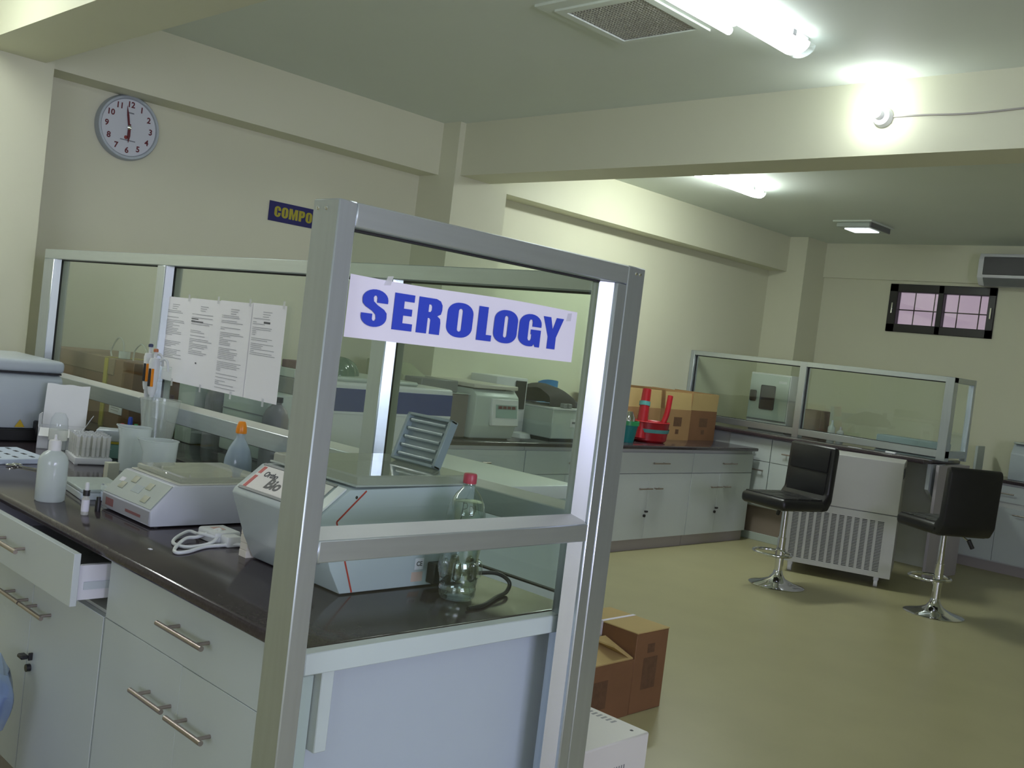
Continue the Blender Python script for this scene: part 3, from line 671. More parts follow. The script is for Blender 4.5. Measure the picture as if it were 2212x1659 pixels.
# saline bottle
t = thing('saline_bottle', 'soft clear infusion bottle with an orange cap behind the shaker', 'bottle', (-3.075, 1.868, ZT))
obj('bottle', MB().lathe([(0, .001), (.044, 0), (.049, .006), (.049, .095), (.046, .130), (.036, .165), (.022, .190), (.0145, .202), (.0135, .222), (0, .222)], (0, 0, 0), 36), ivm, t)
obj('liquid', MB().lathe([(0, .004), (.044, .005), (.0455, .08), (.043, .125), (.030, .168), (0, .169)], (0, 0, 0), 32), mat('saline', (.30, .40, .48), .15), t)
obj('cap', MB().lathe([(0, .218), (.0185, .218), (.0190, .226), (.0175, .240), (.0125, .256), (.0105, .259), (0, .259)], (0, 0, 0), 24), orange, t)
m = MB(); aa = [PI+.25*PI*k/6+.62 for k in range(7)]
for a, b_ in zip(aa, aa[1:]): m.quad((.0495*math.cos(a), .0495*math.sin(a), .03), (.0495*math.cos(b_), .0495*math.sin(b_), .03), (.0495*math.cos(b_), .0495*math.sin(b_), .10), (.0495*math.cos(a), .0495*math.sin(a), .10))
obj('label', m, paperw, t)
# shaker with sloping control panel
t = thing('plate_shaker', 'low white laboratory shaker with sloping four-button panel', 'instrument', (-2.785, 1.345, ZT))
prof = [(0, .006), (-.003, .050), (.062, .120), (.375, .120), (.385, .110), (.385, .006)]
obj('housing', MB().prism(prof, 0, -.155, .155, .003), mat('shaker_white', (.64, .66, .74), .4, var=.02), t)
for sx in (-1, 1):
    for y in (.03, .35): obj('foot', MB().cyl((sx*.13, y, 0), (sx*.13, y, .008), .012, 12), blackp, t)
M = frame_mat((0, -.0012+.0295, .0862), (1, 0, 0), (0, .065, .070))
def onp(mb): mb.T = M; return mb
obj('control_panel', onp(MB()).box(-.150, .150, -.044, .044, -.001, .0012), mat('panel_greygreen', (.42, .47, .45), .45), t)
for k, (x, y) in enumerate(((-.085, -.006), (-.045, .024), (.055, .018), (.085, -.022))):
    b_ = obj('button', onp(MB()).box(x-.0155, x+.0155, y-.0115, y+.0115, .0013, .0036, .0011, 2), mat('button_olive', (.44, .45, .34), .5), t)
obj('display', onp(MB()).box(-.022, .030, -.014, .012, .0012, .0020), mat('dim_lcd', (.36, .42, .46), .3), t)
obj('status_label', onp(MB()).box(-.125, -.098, .004, .018, .0012, .0018), paperw, t)
obj('front_strip', B(-.150, .150, -.0042, -.0005, .012, .048), mat('strip_grey', (.40, .40, .44), .5), t)
stuff(obj('printed_text', MB().box(-.125, -.075, -.0050, -.0042, .018, .040).box(.005, .10, -.0050, -.0042, .022, .030), mat('muted_red_print', (.28, .12, .12), .5), t))
obj('tray_rim', B(-.150, .150, .075, .380, .120, .124, .002), mat('tray_beige', (.60, .60, .54), .5), t)
obj('cover', B(-.138, .138, .086, .372, .1242, .141, .004), smoky, t)
# cable, adapter and stacked cards between shaker and centrifuge
t = thing('power_adapter', 'white power adapter with a looped white cable in front of the instruments', 'adapter', (-2.43, 1.45, ZT))
obj('block', MB().box(-.075, .02, -.03, .05, 0, .034, .007, 2), whitep, t); obj('plug', B(.02, .06, -.015, .03, 0, .03, .006, 2), whitep, t)
obj('print', B(-.05, -.01, -.008, .02, .0341, .0345), mat('faded_red', (.60, .38, .34), .6), t)
pts = [(.02, -.02, .02), (-.02, -.05, .025), (-.075, -.03, .012), (-.105, -.04, .012), (-.06, -.10, .006), (.0, -.135, .006), (.045, -.115, .006), (.03, -.04, .012), (-.01, .0, .036), (-.03, -.05, .014), (-.025, -.09, .012), (.045, -.155, .006), (.09, -.175, .006), (.088, -.14, .006), (.05, -.07, .006), (.055, .0, .008), (.07, .03, .01)]
obj('cable', MB().tube(spline(pts, 8), .0048, 8), whitep, t)
t = thing('card_stack', 'upright stack of cream cards squeezed beside the grey card centrifuge', 'cards', (-2.275, 1.50, ZT))
for k in range(7): obj('card', B(-.018+.0004*(k % 3), .016, -.075+.001*(k % 2), .05, .019*k, .019*k+.0185, .0008), cream, t)
# card centrifuge
t = thing('card_centrifuge', 'grey card centrifuge with red line, angled label panel and smoky lid', 'centrifuge', (-2.055, 1.44, ZT))
X0, X1_ = -.195, .185
prof = [(0, .004), (-.034, .062), (-.082, .178), (-.076, .190), (-.002, .250), (.40, .256), (.40, .004)]
obj('housing', MB().prism(prof, 0, X0, X1_, .004), mat('centrifuge_grey', (.53, .60, .63), .38, var=.02, coat=.15), t)
M = frame_mat((-.005, -.0385, .2215), (1, 0, 0), (0, .074, .060))
obj('label_panel', onp(MB()).box(-.165, .135, -.040, .040, .000, .0025, .0008), panelw, t)
obj('panel_frame', onp(MB()).box(-.172, .142, -.0475, -.0405, 0, .003).box(-.172, .142, .0405, .0475, 0, .003), greyd, t)
obj('lip_end', onp(MB()).box(.150, .183, -.046, .043, .0, .006, .002), mat('bright_white', (.82, .83, .84), .3), t)
for y0, y1 in ((-.039, .003), (.012, .036)): obj('red_bar', onp(MB()).box(-.160, -.146, y0, y1, .0025, .0031), redline, t)
obj('lettering', text_mesh('Ortho', .024, ink, M @ Matrix.Translation((-.100, .014, .003)), .0003, .0005, .95), None, t)
obj('lettering', text_mesh('Bio', .046, mat('dark_print', (.05, .05, .05), .5), M @ Matrix.Translation((-.055, -.012, .003)), .0003, .0012, 1.0), None, t)
obj('lettering', text_mesh('Vue', .040, redline, M @ Matrix.Translation((.035, -.016, .003)), .0003, .0012, .9), None, t)
stuff(obj('printed_text', onp(MB()).box(.085, .125, .010, .018, .0025, .003).box(.085, .125, -.002, .003, .0025, .003).box(.085, .12, -.012, -.008, .0025, .003), ink, t))
m = MB(); q = [(.045, .247), (-.032, .176), (.034, .006)]
for (a, b_), (c, d) in zip(q, q[1:]):
    n = Vector((d-b_, -(c-a))).normalized()*.0022
    m.quad((X1_+.0006, a+n.x, b_+n.y), (X1_+.0006, c+n.x, d+n.y), (X1_+.0006, c-n.x, d-n.y), (X1_+.0006, a-n.x, b_-n.y))
obj('red_line', m, redline, t)
obj('front_slot', B(.10, .150, -.058, -.040, .07, .165), greyd, t)
obj('power_socket', B(X1_, X1_+.03, .262, .325, .012, .064, .003), blackp, t)
M2 = frame_mat((X1_+.0008, .236, .060), (0, 1, 0), (0, 0, 1))
obj('compliance_label', B(X1_, X1_+.0006, .222, .250, .046, .074), paperw, t)
obj('lettering', text_mesh('CE', .016, ink, M2, .0002, .0004), None, t)
obj('compliance_label', B(X1_, X1_+.0006, .214, .250, .016, .040), mat('label_pink', (.62, .46, .40), .6), t)
obj('screw', MB().lathe([(.004, 0), (0, .002)], (X1_, .018, .232), 10, (1, 0, 0)), blackp, t)
obj('lid', B(X0+.015, X1_-.002, .018, .395, .2565, .282, .004), smoky, t)
obj('lid_edge', B(X0+.012, X1_+.002, .012, .398, .256, .2605, .001), mat('lid_grey', (.44, .48, .45), .4), t)
obj('hinge', MB().cyl((X1_-.012, .36, .265), (X1_+.012, .36, .265), .008, 12), chrome, t)
obj('power_cord', MB().tube([Vector(p)-Vector((-2.055, 1.44, ZT)) for p in spline([(-1.855, 1.735, .92), (-1.80, 1.76, .925), (-1.765, 1.84, .93), (-1.745, 1.875, .91), (-1.735, 1.86, .888), (-1.71, 1.80, .886), (-1.668, 1.715, .886), (-1.66, 1.655, .886)], 8)], .0052, 8), blackp, t)
# tilted ribbed cassette tray leaning on the lid
t = thing('cassette_tray', 'grey ribbed tray standing tilted on the smoky lid', 'tray', (-2.025, 1.765, ZT+.2825))
t.rotation_euler = (math.radians(-20), math.radians(0), 0)
m = MB(); m.box(-.09, .09, -.004, .004, 0, .135, .002); m.box(-.09, -.078, -.022, 0, 0, .135, .002); m.box(.078, .09, -.022, 0, 0, .135, .002); m.box(-.09, .09, -.022, 0, .127, .135, .002); m.box(-.09, .09, -.022, 0, 0, .008, .002)
obj('frame', m, mat('tray_grey', (.27, .33, .36), .3, coat=.3), t)
for k in range(5): obj('rib', MB().cyl((-.07, -.014, .020+.024*k), (.07, -.014, .020+.024*k), .005, 10), mat('rib_grey', (.36, .42, .45), .2, coat=.4), t)
t = thing('notice_card', 'small white printed card with red mark on the screen behind the tray', 'card', (-2.215, 1.9985, 1.248))
obj('card', B(-.050, .045, -.002, 0, -.024, .024), panelw, t); stuff(obj('printed_text', MB().box(-.045, -.030, -.0026, -.002, -.006, .010), redline, t)); stuff(obj('printed_text', MB().box(-.02, .04, -.0026, -.002, .004, .010).box(-.02, .03, -.0026, -.002, -.008, -.004), ink, t))
# water bottle
t = thing('water_bottle', 'clear ribbed water bottle with pink-red cap and marker writing', 'bottle', (-1.752, 1.702, ZT))
pr = [(0, .004), (.030, .001), (.040, .004), (.0445, .012), (.046, .030), (.0435, .036), (.0465, .044), (.0475, .075), (.0445, .090), (.0425, .105), (.0455, .125), (.0475, .145), (.0485, .175), (.0475, .200), (.0485, .206), (.047, .215), (.041, .238), (.030, .258), (.019, .270), (.0145, .276), (.0145, .288), (0, .288)]
obj('bottle', MB().lathe(pr, (0, 0, 0), 40), petm, t)
obj('water', MB().lathe([(r*.93, z+.003) for r, z in pr if z < .245]+[(0, .246)], (0, 0, 0), 40), petm, t)
m = MB()
for k in range(7):
    a = 2*PI*k/7; m.T = Matrix.Rotation(a, 4, 'Z'); m.lathe([(0, .05), (.010, .058), (.013, .075), (.010, .095), (0, .103)], (.0435, 0, 0), 12)
obj('grip_dimples', m, petm, t)
obj('neck_ring', MB().lathe([(.0145, .276), (.0175, .277), (.0175, .281), (.0145, .282)], (0, 0, 0), 28), clearp, t)
obj('cap', MB().lathe([(0, .284), (.0160, .284), (.0165, .286), (.0165, .304), (.0145, .308), (0, .309)], (0, 0, 0), 28), pinkcap, t)
a0 = math.atan2(-1.702, 1.752)+.25
def onb(u, z):
    r = .0486 if z < .206 else .0486-(z-.206)*.36
    a = a0+u/.045; return (r*math.cos(a), r*math.sin(a), z)
m = MB()
for st in ([(-.022, .242), (-.020, .218), (-.0215, .200)], [(-.022, .240), (-.012, .240), (-.010, .230), (-.019, .226)], [(-.002, .235), (-.003, .218), (.004, .212), (.009, .220), (.007, .232), (-.002, .235)], [(.014, .236), (.013, .222)]):
    m.tube(spline([onb(*p) for p in st], 4), .0009, 5)
obj('marker_writing', m, blackp, t)
# ================================================================== BEHIND THE SCREEN
slab('worktop', 'black granite worktop behind the glass screen under the taped carton', -5.82, -3.45, 2.06, 2.80, ZT)
t = thing('base_cabinet', 'white cabinet block under the worktop behind the glass screen', 'cabinet', (-4.63, 2.43, 0))
obj('body', MB().box(-1.18, 1.17, -.36, .33, .09, .849).box(-1.18, 1.17, -.36, .28, 0, .09), carc, t)
for k in range(4): obj('door', B(-1.17+.586*k, -.59+.586*k, .33, .348, .10, .845, .0012), lam, t)
t = thing('taped_carton', 'long brown carton with yellow tape and a white label behind the screen', 'box', (-5.13, 2.44, ZT))
obj('body', B(-.50, .50, -.24, .24, 0, .335, .003), cardd, t)
obj('lid', B(-.505, .30, -.245, .245, .255, .338, .003), mat('cardboard_dull', (.27, .185, .11), .8, var=.12), t)
obj('tape', MB().box(.195, .235, -.248, -.2405, 0, .335).box(.195, .235, -.248, .248, .3385, .3405), yelp, t)
obj('label', B(.29, .43, -.2435, -.2405, .075, .125), paperw, t); stuff(obj('printed_text', MB().box(.31, .40, -.2445, -.2435, .10, .106).box(.31, .39, -.2445, -.2435, .088, .093), inkg, t))
t = thing('tubing', 'two loops of thin pale tubing rising from the taped carton', 'tubing', (-4.84, 2.25, ZT+.3405))
pt = mat('pale_tubing', (.55, .58, .52), .4)
obj('loop', MB().tube(spline([(-.15, 0, 0), (-.16, 0, .03), (-.10, .0, .095), (-.04, .0, .085), (-.015, 0, .02), (-.03, .01, 0)], 7), .004, 6), pt, t)
obj('loop', MB().tube(spline([(.09, 0, 0), (.10, .0, .05), (.16, .0, .085), (.22, .0, .06), (.255, .0, .004)], 7), .004, 6), pt, t)
obj('connector', MB().cyl((-.03, .01, 0), (-.03, .01, .035), .028, 16), milk, t)
tag(obj('reagent_jar', MB().lathe([(0, 0), (.045, 0), (.045, .17), (.030, .185), (.030, .205), (0, .205)], (0, 0, 0), 24), mat('maroon_plastic', (.16, .06, .08), .4), None, (-4.52, 2.33, ZT)), 'dark reddish jar beside the taped carton behind the screen', 'jar')
t = thing('dispenser', 'pale square dispenser behind the screen below the protocol sheets', 'dispenser', (-4.36, 2.40, ZT))
obj('tank', B(-.085, .075, -.06, .09, 0, .31, .012, 2), palegreen, t); obj('seam', B(-.087, .077, -.062, .092, .118, .122), greyd, t)
def grey_bottle(label, loc, h, r):
    t = thing('grey_bottle', label, 'bottle', loc, 0, 'grey bottles behind the screen')
    obj('bottle', MB().lathe([(0, 0), (r, 0), (r, h*.70), (r*.8, h*.82), (r*.35, h*.9), (r*.35, h*.94), (0, h*.94)], (0, 0, 0), 28), mat('bottle_grey', (.20, .19, .20), .4), t)
    obj('cap', MB().lathe([(0, h*.93), (r*.42, h*.93), (r*.42, h), (0, h)], (0, 0, 0), 20), blackp, t)
grey_bottle('grey bottle with black cap beside the pale dispenser behind the screen', (-4.20, 2.42, ZT), .33, .062)
grey_bottle('grey bottle behind the screen below the right lower corner of the sheets', (-3.63, 2.36, ZT), .30, .055)
t = thing('sample_fridge', 'wide pale green appliance behind the screen under the protocol sheets', 'appliance', (-3.93, 2.52, ZT))
obj('cabinet', B(-.19, .18, -.13, .22, .012, .30, .012, 2), palegreen, t); obj('door_seam', B(-.185, .175, -.1325, -.129, .20, .205), greyd, t); obj('base', B(-.17, .16, -.11, .20, 0, .012), greyd, t)
# low white chest with the bright flat top
t = thing('chest_freezer', 'low white chest with broad flat top behind the glass screen', 'freezer', (-2.99, 2.68, 0))
obj('cabinet', B(-.44, .44, -.36, .36, .05, .945, .008, 2), mat('chest_side_shaded', (.46, .54, .50), .45), t)  # white side coloured darker and greener, shade and glass tint painted in
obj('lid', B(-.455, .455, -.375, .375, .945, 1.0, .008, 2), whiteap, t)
obj('vent_panel', B(.4405, .444, .10, .34, .82, .93), greyd, t)
obj('sticker', B(.4405, .4415, -.05, .06, .84, .92), palegreen, t); stuff(obj('printed_text', MB().box(.4416, .4420, -.03, .04, .885, .893).box(.4416, .4420, -.03, .03, .865, .871), ink, t))
obj('base', B(-.40, .40, -.32, .32, 0, .05), blackp, t)
# floor standing blood centrifuge with navy band
t = thing('floor_centrifuge', 'tall white floor centrifuge with a broad navy blue band', 'centrifuge', (-4.78, 3.50, 0))
obj('cabinet', B(-.38, .38, -.55, .56, .06, 1.215, .02, 3), whiteap, t)
obj('navy_band', B(.3805, .386, -.53, .548, 1.058, 1.182, .002), navyband, t)
obj('top_lid', B(-.36, .36, -.53, .30, 1.215, 1.24, .01), palegreen, t); obj('base', B(-.35, .35, -.52, .53, 0, .06), greyd, t)
obj('foot_trim', B(.3805, .3835, -.53, .548, 1.045, 1.058), whitep, t)
t = thing('plastic_bag', 'crumpled green plastic bag lying on the floor centrifuge', 'bag', (-4.62, 3.36, 1.24))
random.seed(11); ph = [random.uniform(0, 6) for _ in range(8)]
def bagf(u, v):
    a = 2*PI*u; rr_ = math.sin(min(1, v*1.02)*PI/2); w = 1+.14*math.sin(3*a+ph[0])+.08*math.sin(7*a+ph[1])
    return (.10*rr_*w*math.cos(a), .13*rr_*w*math.sin(a), .10*math.cos(v*PI/2)*(1+.12*math.sin(5*a+ph[2])*rr_))
obj('bag', MB().grid(36, 10, bagf), bagm, t); obj('dark_bundle', MB().lathe([(0, 0), (.05, 0), (.055, .04), (.03, .075), (0, .08)], (0.01, -.02, 0.0), 14), greyd, t)
t = thing('equipment_box', 'small dark box on the pale green appliance beside the sheets', 'box', (-3.87, 2.60, ZT+.30))
obj('body', B(-.07, .07, -.06, .06, 0, .075, .004), greyd, t); obj('top_plate', B(-.072, .072, -.062, .062, .075, .115, .003), palegreen, t)
tag(obj('storage_box', B(-.055, .055, -.05, .05, 0, .035, .003), mat('maroon_box', (.11, .05, .05), .6), None, (-3.87, 2.60, ZT+.415)), 'small dark maroon box on top of the stack beside the sheets', 'box')

# ================================================================== BENCH ALONG THE CLOCK WALL
t = slab('worktop', 'dark worktop running along the clock wall to the far island', XL, -4.80, 4.14, 8.29, .86)
def wall_cabinet(label, y0, y1, kx=0):
    w = y1-y0; t = thing('base_cabinet', label, 'cabinet', (-4.83, (y0+y1)/2, 0)); h = w/2
    obj('body', MB().box(-.60, -.018, -h, h, .09, .829).box(-.60, -.05, -h, h, 0, .09), carc, t)
    dr = obj('drawer', B(-.018, 0, -h+.002, h-.002, .632, .80, .0012), lam, t); pull(dr, -.06, .16, 0, .716, 'y')
    for a, b_, hy in ((-h+.002, -.05, (-.17, .02)), (-.047, h-.002, (.045, .16))):
        d_ = obj('door', B(-.018, 0, a, b_, .095, .626, .0012), lam, t)
        pull(d_, hy[0]-.03, hy[1]-.05, 0, .508, 'y', d=.03)
        if b_ < 0:
            obj('key_lock', MB().lathe([(.012, 0), (.012, .012), (0, .012)], (0, -.068, .285), 14, (1, 0, 0)), blackp, d_)
            obj('key', MB().box(.010, .030, -.082, -.052, .315, .33, .003), blackp, d_)
    obj('plinth', B(-.05, -.030, -h, h, 0, .092), toe, t); return t
wall_cabinet('white wall cabinet furthest left, seen through the tall glass frame', 4.145, 5.20)
wall_cabinet('white wall cabinet below the long pale machine, behind the tall frame edge', 5.205, 6.20)
wall_cabinet('white wall cabinet below the red basket with keys in its lock', 6.205, 7.295)
wall_cabinet('white wall cabinet at the end of the row near the first bar stool', 7.30, 8.265)
ZW = .86
t = thing('dark_analyser', 'dark grey box shaped analyser beside the floor centrifuge', 'analyser', (-5.20, 4.44, ZW))
obj('body', B(-.30, .30, -.22, .22, .012, .30, .006), mat('brown_grey', (.20, .175, .165), .5), t); obj('base', B(-.27, .27, -.2, .2, 0, .012), blackp, t)
obj('top_plate', B(-.30, .305, -.225, .225, .30, .305), palegreen, t)
obj('lid', B(-.26, .29, -.20, .12, .305, .385, .006), greyd, t)
obj('back_hood', MB().prism([(-.28, .305), (-.28, .46), (-.05, .46), (.12, .386), (.12, .305)], 1, -.215, -.02, .006), mat('olive_hood', (.33, .36, .24), .5), t)
t = thing('refrigerated_centrifuge', 'pale bench centrifuge with raised lid and dark digital display', 'centrifuge', (-5.18, 4.88, ZW))
obj('body', MB().prism([(-.30, .012), (.30, .012), (.33, .10), (.33, .30), (.28, .345), (-.30, .345)], 1, -.20, .21, .008), palegreen, t)
obj('base', B(-.27, .28, -.18, .19, 0, .012), blackp, t)
obj('lid', B(-.29, .31, -.21, .215, .350, .378, .006), mat('lid_beige', (.60, .58, .50), .45), t)
obj('lid_seal', B(-.285, .30, -.205, .10, .345, .3505), blackp, t)
M = frame_mat((.352, .075, .205), (0, 1, 0), (-.12, 0, 1))
obj('control_panel', onp(MB()).box(-.135, .125, -.10, .085, -.03, .0, .006), whiteap, t)
obj('keypad', onp(MB()).box(-.100, .105, -.045, .045, .0, .002), mat('pale_teal_panel', (.30, .42, .38), .4), t)
obj('display', onp(MB()).box(-.085, .095, .015, .040, .002, .003), greyd, t)
for k in range(4): obj('digit_window', onp(MB()).box(-.075+.043*k, -.045+.043*k, .018, .036, .003, .004), mat('display_maroon', (.14, .03, .04), .3), t)
t = thing('monitor_unit', 'pale upright unit with a narrow dark screen behind the bench centrifuge', 'instrument', (-5.32, 5.33, ZW))
obj('body', B(-.16, .16, -.17, .16, 0, .43, .008, 2), whiteap, t); obj('screen', B(.1605, .165, .03, .145, .20, .41, .003), blackp, t)
obj('base_foot', MB().lathe([(.08, 0), (.07, .03), (.03, .04), (0, .04)], (.22, .08, 0), 20), whiteap, t)
obj('warning_label', B(.1652, .1656, .045, .075, .23, .26), mat('dull_orange_label', (.45, .18, .04), .5), t)
t = thing('long_analyser', 'long low pale machine with a small sticker on the wall bench', 'analyser', (-5.16, 5.62, ZW))
obj('body', B(-.37, .26, -.10, .55, .02, .235, .006), palegreen, t); obj('base', B(-.22, .23, -.08, .53, 0, .02), blackp, t)
obj('top_lip', B(-.37, .265, -.105, .555, .235, .245), whiteap, t)
obj('sticker', B(.2602, .2612, .10, .20, .11, .17), whiteap, t); stuff(obj('printed_text', MB().box(.2613, .2616, .12, .16, .135, .15), ink, t)); 
for y in (.03, .085): obj('knob', B(.20, .245, y, y+.035, .245, .28, .004), greyd, t)
t = thing('dust_cover', 'black cloth dust cover draped over the long pale machine', 'cover', (-5.20, 5.80, ZW+.254))
obj('cloth', MB().grid(30, 12, lambda u, v: (.20*math.cos(u*PI), -.22+.50*v, .15*math.sin(u*PI)**.6*(math.sin(min(1, .25+v*1.0)*PI))**.7+.006*math.sin(u*20+v*9)*math.sin(u*PI))), cloth_black, t)
t = thing('blue_bag', 'bright blue packet standing behind the black dust cover', 'bag', (-5.465, 6.05, ZW+.246))
obj('packet', MB().grid(12, 10, lambda u, v: (.05*math.sin(u*2*PI), -.12+.24*abs(1-2*u), .17*v+.01*math.sin(u*9)*v)), mat('bright_blue', (.03, .20, .45), .5), t)
obj('navy_box', B(-.05, .05, -.52, -.16, 0, .11, .004), navyband, t)
# cartons with standing flaps
def carton(label, loc, w, d, h, fh, seed):
    random.seed(seed); t = thing('open_carton', label, 'box', loc, 0, 'brown cartons on the wall bench')
    m = MB(); T = .006; m.box(-w, w, -d, d, 0, T)
    for a in ((-w, w, -d, -d+T), (-w, w, d-T, d), (-w, -w+T, -d+T, d-T), (w-T, w, -d+T, d-T)): m.box(*a, T, h)
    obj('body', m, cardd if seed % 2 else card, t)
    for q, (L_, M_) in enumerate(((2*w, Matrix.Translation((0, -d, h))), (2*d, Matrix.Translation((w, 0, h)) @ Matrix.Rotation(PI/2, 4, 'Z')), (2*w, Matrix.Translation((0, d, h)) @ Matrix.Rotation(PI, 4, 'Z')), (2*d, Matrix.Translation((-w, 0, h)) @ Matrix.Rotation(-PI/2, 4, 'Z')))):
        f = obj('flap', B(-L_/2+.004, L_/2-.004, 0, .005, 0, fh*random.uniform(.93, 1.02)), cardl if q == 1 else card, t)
        f.matrix_local = M_ @ Matrix.Rotation(math.radians(random.uniform(-6, 8)), 4, 'X')
    stuff(obj('print', MB().box(w, w+.0006, -d*.25, d*.35, h*.45, h*.75).box(w, w+.0006, -d*.05, d*.2, h*.2, h*.35), cardprint, t)); return t
carton('brown open carton with flaps standing up, the middle one behind the red basket', (-5.47, 7.56, ZW), .24, .205, .275, .165, 2)
carton('brown open carton at the right end of the row on the wall bench', (-5.52, 8.03, ZW), .25, .22, .275, .165, 3)
carton('brown open carton half hidden by the tall frame at the left of the row', (-5.47, 7.02, ZW), .25, .26, .275, .165, 4)
# red basket with upright handles, green bins
t = thing('red_basket', 'red plastic basket with two upright handles and teal bands', 'basket', (-5.05, 6.93, ZW))
obj('tub', MB().lathe([(0, .003), (.105, 0), (.125, .02), (.135, .165), (.142, .17), (.136, .175), (.128, .165), (.115, .01), (0, .008)], (0, 0, 0), 36, ry=1.35), redp, t)
obj('handle_post', MB().cyl((.02, -.16, .03), (-.01, -.10, .44), .048, 18, .036), redp, t)
obj('handle_arm', MB().tube(spline([(.02, .13, .14), (.03, .165, .25), (.02, .20, .40)], 6), .024, 10), redp, t)
obj('teal_band', MB().lathe([(.1365, .085), (.1405, .115)], (0, 0, 0), 36, ry=1.35), mat('teal_band', (.10, .36, .34), .4), t)
obj('teal_band', MB().cyl((-.003, -.118, .30), (-.007, -.112, .335), .046, 18), MATS['teal_band'], t)
t = thing('green_bin', 'small teal tapered bin with green rim beside the red basket', 'bin', (-5.00, 6.55, ZW))
obj('tub', MB().lathe([(0, 0), (.06, 0), (.085, .15), (.080, .15), (.056, .005), (0, .004)], (0, 0, 0), 28), tealp, t)
obj('rim', MB().lathe([(.082, .14), (.092, .14), (.092, .175), (.082, .175)], (0, 0, 0), 28), greenp, t)
obj('foil_item', MB().lathe([(0, .10), (.05, .11), (.055, .20), (.03, .25), (0, .255)], (0, 0, 0), 12), chrome, t)

# ================================================================== FAR ISLAND WITH GLASS SCREEN
t = thing('worktop', 'black island worktop carrying the far glass screen', 'worktop', (-4.45, 8.78, .965))
obj('slab', B(-1.36, 1.16, -.49, .30, 0, .035, .009, 2), granite, t)
t = thing('island_cabinet', 'white island cabinet left of the vented cooler', 'cabinet', (-5.0, 8.36, 0))
obj('body', MB().box(-.80, .70, .02, .75, .32, .964), carc, t)
for a, b_ in ((-.16, .285), (.29, .70)):
    dr = obj('drawer', B(a, b_-.003, 0, .02, .745, .955, .0012), lam, t); pull(dr, (a+b_)/2-.08, (a+b_)/2+.08, 0, .84)
    d_ = obj('door', B(a, b_-.003, 0, .02, .335, .74, .0012), lam, t); pull(d_, b_-.17, b_-.04, 0, .66)
obj('plinth', B(-.80, .70, .08, .70, 0, .32), mat('plinth_brown', (.26, .21, .17), .6), t)
obj('kick_strip', B(-.20, .70, .062, .08, 0, .07, .002), palegreen, t)
t = thing('island_cabinet', 'grey white island end panel behind the second bar stool', 'cabinet', (-3.35, 8.75, 0))
obj('end_board', B(.10, .125, -.30, .38, 0, .964, .002), mat('end_grey', (.42, .40, .40), .5), t)
obj('back_board', B(-.95, .10, .36, .38, 0, .964), carc, t); obj('bracket', MB().prism([(-.30, .964), (-.30, .75), (-.10, .62), (.0, .62), (.0, .964)], 0, .03, .06), lam, t)
t = thing('glazed_partition', 'low aluminium glazed screen standing on the far island worktop', 'partition', (-4.5, 8.54, 1.0005))
def PX(a, b_, y0, y1, z0, z1): return B(a+4.5, b_+4.5, y0, y1, z0, z1, .002)
obj('top_rail', PX(-5.80, -3.21, -.04, .04, .655, .700), alu_h, t); obj('lower_rail', PX(-5.80, -3.21, -.04, .04, .025, .085), alu_h, t)
pp = ((-5.815, -5.77), (-4.61, -4.545), (-3.285, -3.21))
for a, b_ in pp: obj('post', PX(a, b_, -.041, .041, 0, .699), alu, t)
for (a0, a1), (b0, b1) in zip(pp, pp[1:]):
    obj('pane', PX(a1, b0, -.003, .003, .085, .655), glass, t)
    obj('gasket', MB().box(a1+4.5, a1+4.508, -.007, .007, .085, .655).box(b0+4.492, b0+4.5, -.007, .007, .085, .655).box(a1+4.5, b0+4.5, -.007, .007, .648, .655).box(a1+4.5, b0+4.5, -.007, .007, .085, .09), rubber, t)
obj('return_rail', PX(-3.255, -3.21, .041, .40, .655, .700), alu_h, t); obj('return_rail', PX(-3.255, -3.21, .041, .40, .025, .085), alu_h, t)
obj('post', PX(-3.255, -3.21, .40, .445, 0, .700), alu, t); obj('pane', PX(-3.235, -3.230, .041, .40, .085, .655), glass, t)
t = thing('incubator', 'grey white incubator cabinet with dark window behind the far glass screen', 'incubator', (-5.19, 9.02, 1.0))
obj('cabinet', B(-.225, .225, 0, .20, .02, .56, .01, 2), whiteap, t); obj('base', B(-.20, .20, .02, .18, 0, .02), greyd, t)
obj('door', B(-.215, .215, -.012, 0, .10, .545, .006, 2), palegreen, t)
obj('window', B(-.085, .075, -.016, -.012, .20, .44, .012, 3), mat('dark_glass', (.05, .045, .06), .12), t)
obj('handle', B(-.20, -.13, -.030, -.012, .27, .38, .014, 3), mat('brown_handle', (.06, .05, .045), .4), t)
obj('seam', B(-.22, .22, -.0135, -.0, .095, .099), greyd, t); obj('nameplate', B(.10, .19, -.0135, -.012, .47, .495), whitep, t)
tag(obj('side_case', B(-.11, .11, -.08, .10, 0, .26, .006), mat('brown_case', (.27, .22, .19), .6), None, (-4.70, 9.07, 1.0)), 'brownish case beside the incubator behind the screen post', 'box')
for k, (x, h) in enumerate(((-4.45, .19), (-4.36, .14))):
    t = thing('pump_bottle', ('taller' if k == 0 else 'shorter')+' pale pump bottle behind the far glass screen', 'bottle', (x, 8.95, 1.0), 0, 'pump bottles on the island')
    obj('bottle', MB().lathe([(0, 0), (.035, 0), (.035, h*.65), (.012, h*.8), (.012, h*.9), (0, h*.9)], (0, 0, 0), 20), milk, t); obj('pump', MB().cyl((0, 0, h*.88), (0, 0, h), .010, 12), whitep, t)
tag(obj('storage_tray', B(-.30, .30, -.10, .10, 0, .13, .01), mat('blue_grey_tray', (.34, .42, .46), .5), None, (-3.70, 9.02, 1.0)), 'pale blue tray behind the right pane of the far screen', 'tray')
tag(obj('white_eraser', B(-.045, .045, -.015, .015, 0, .018, .004), whitep, None, (-3.62, 8.40, 1.0)), 'small white block lying at the front corner of the island worktop', 'block')
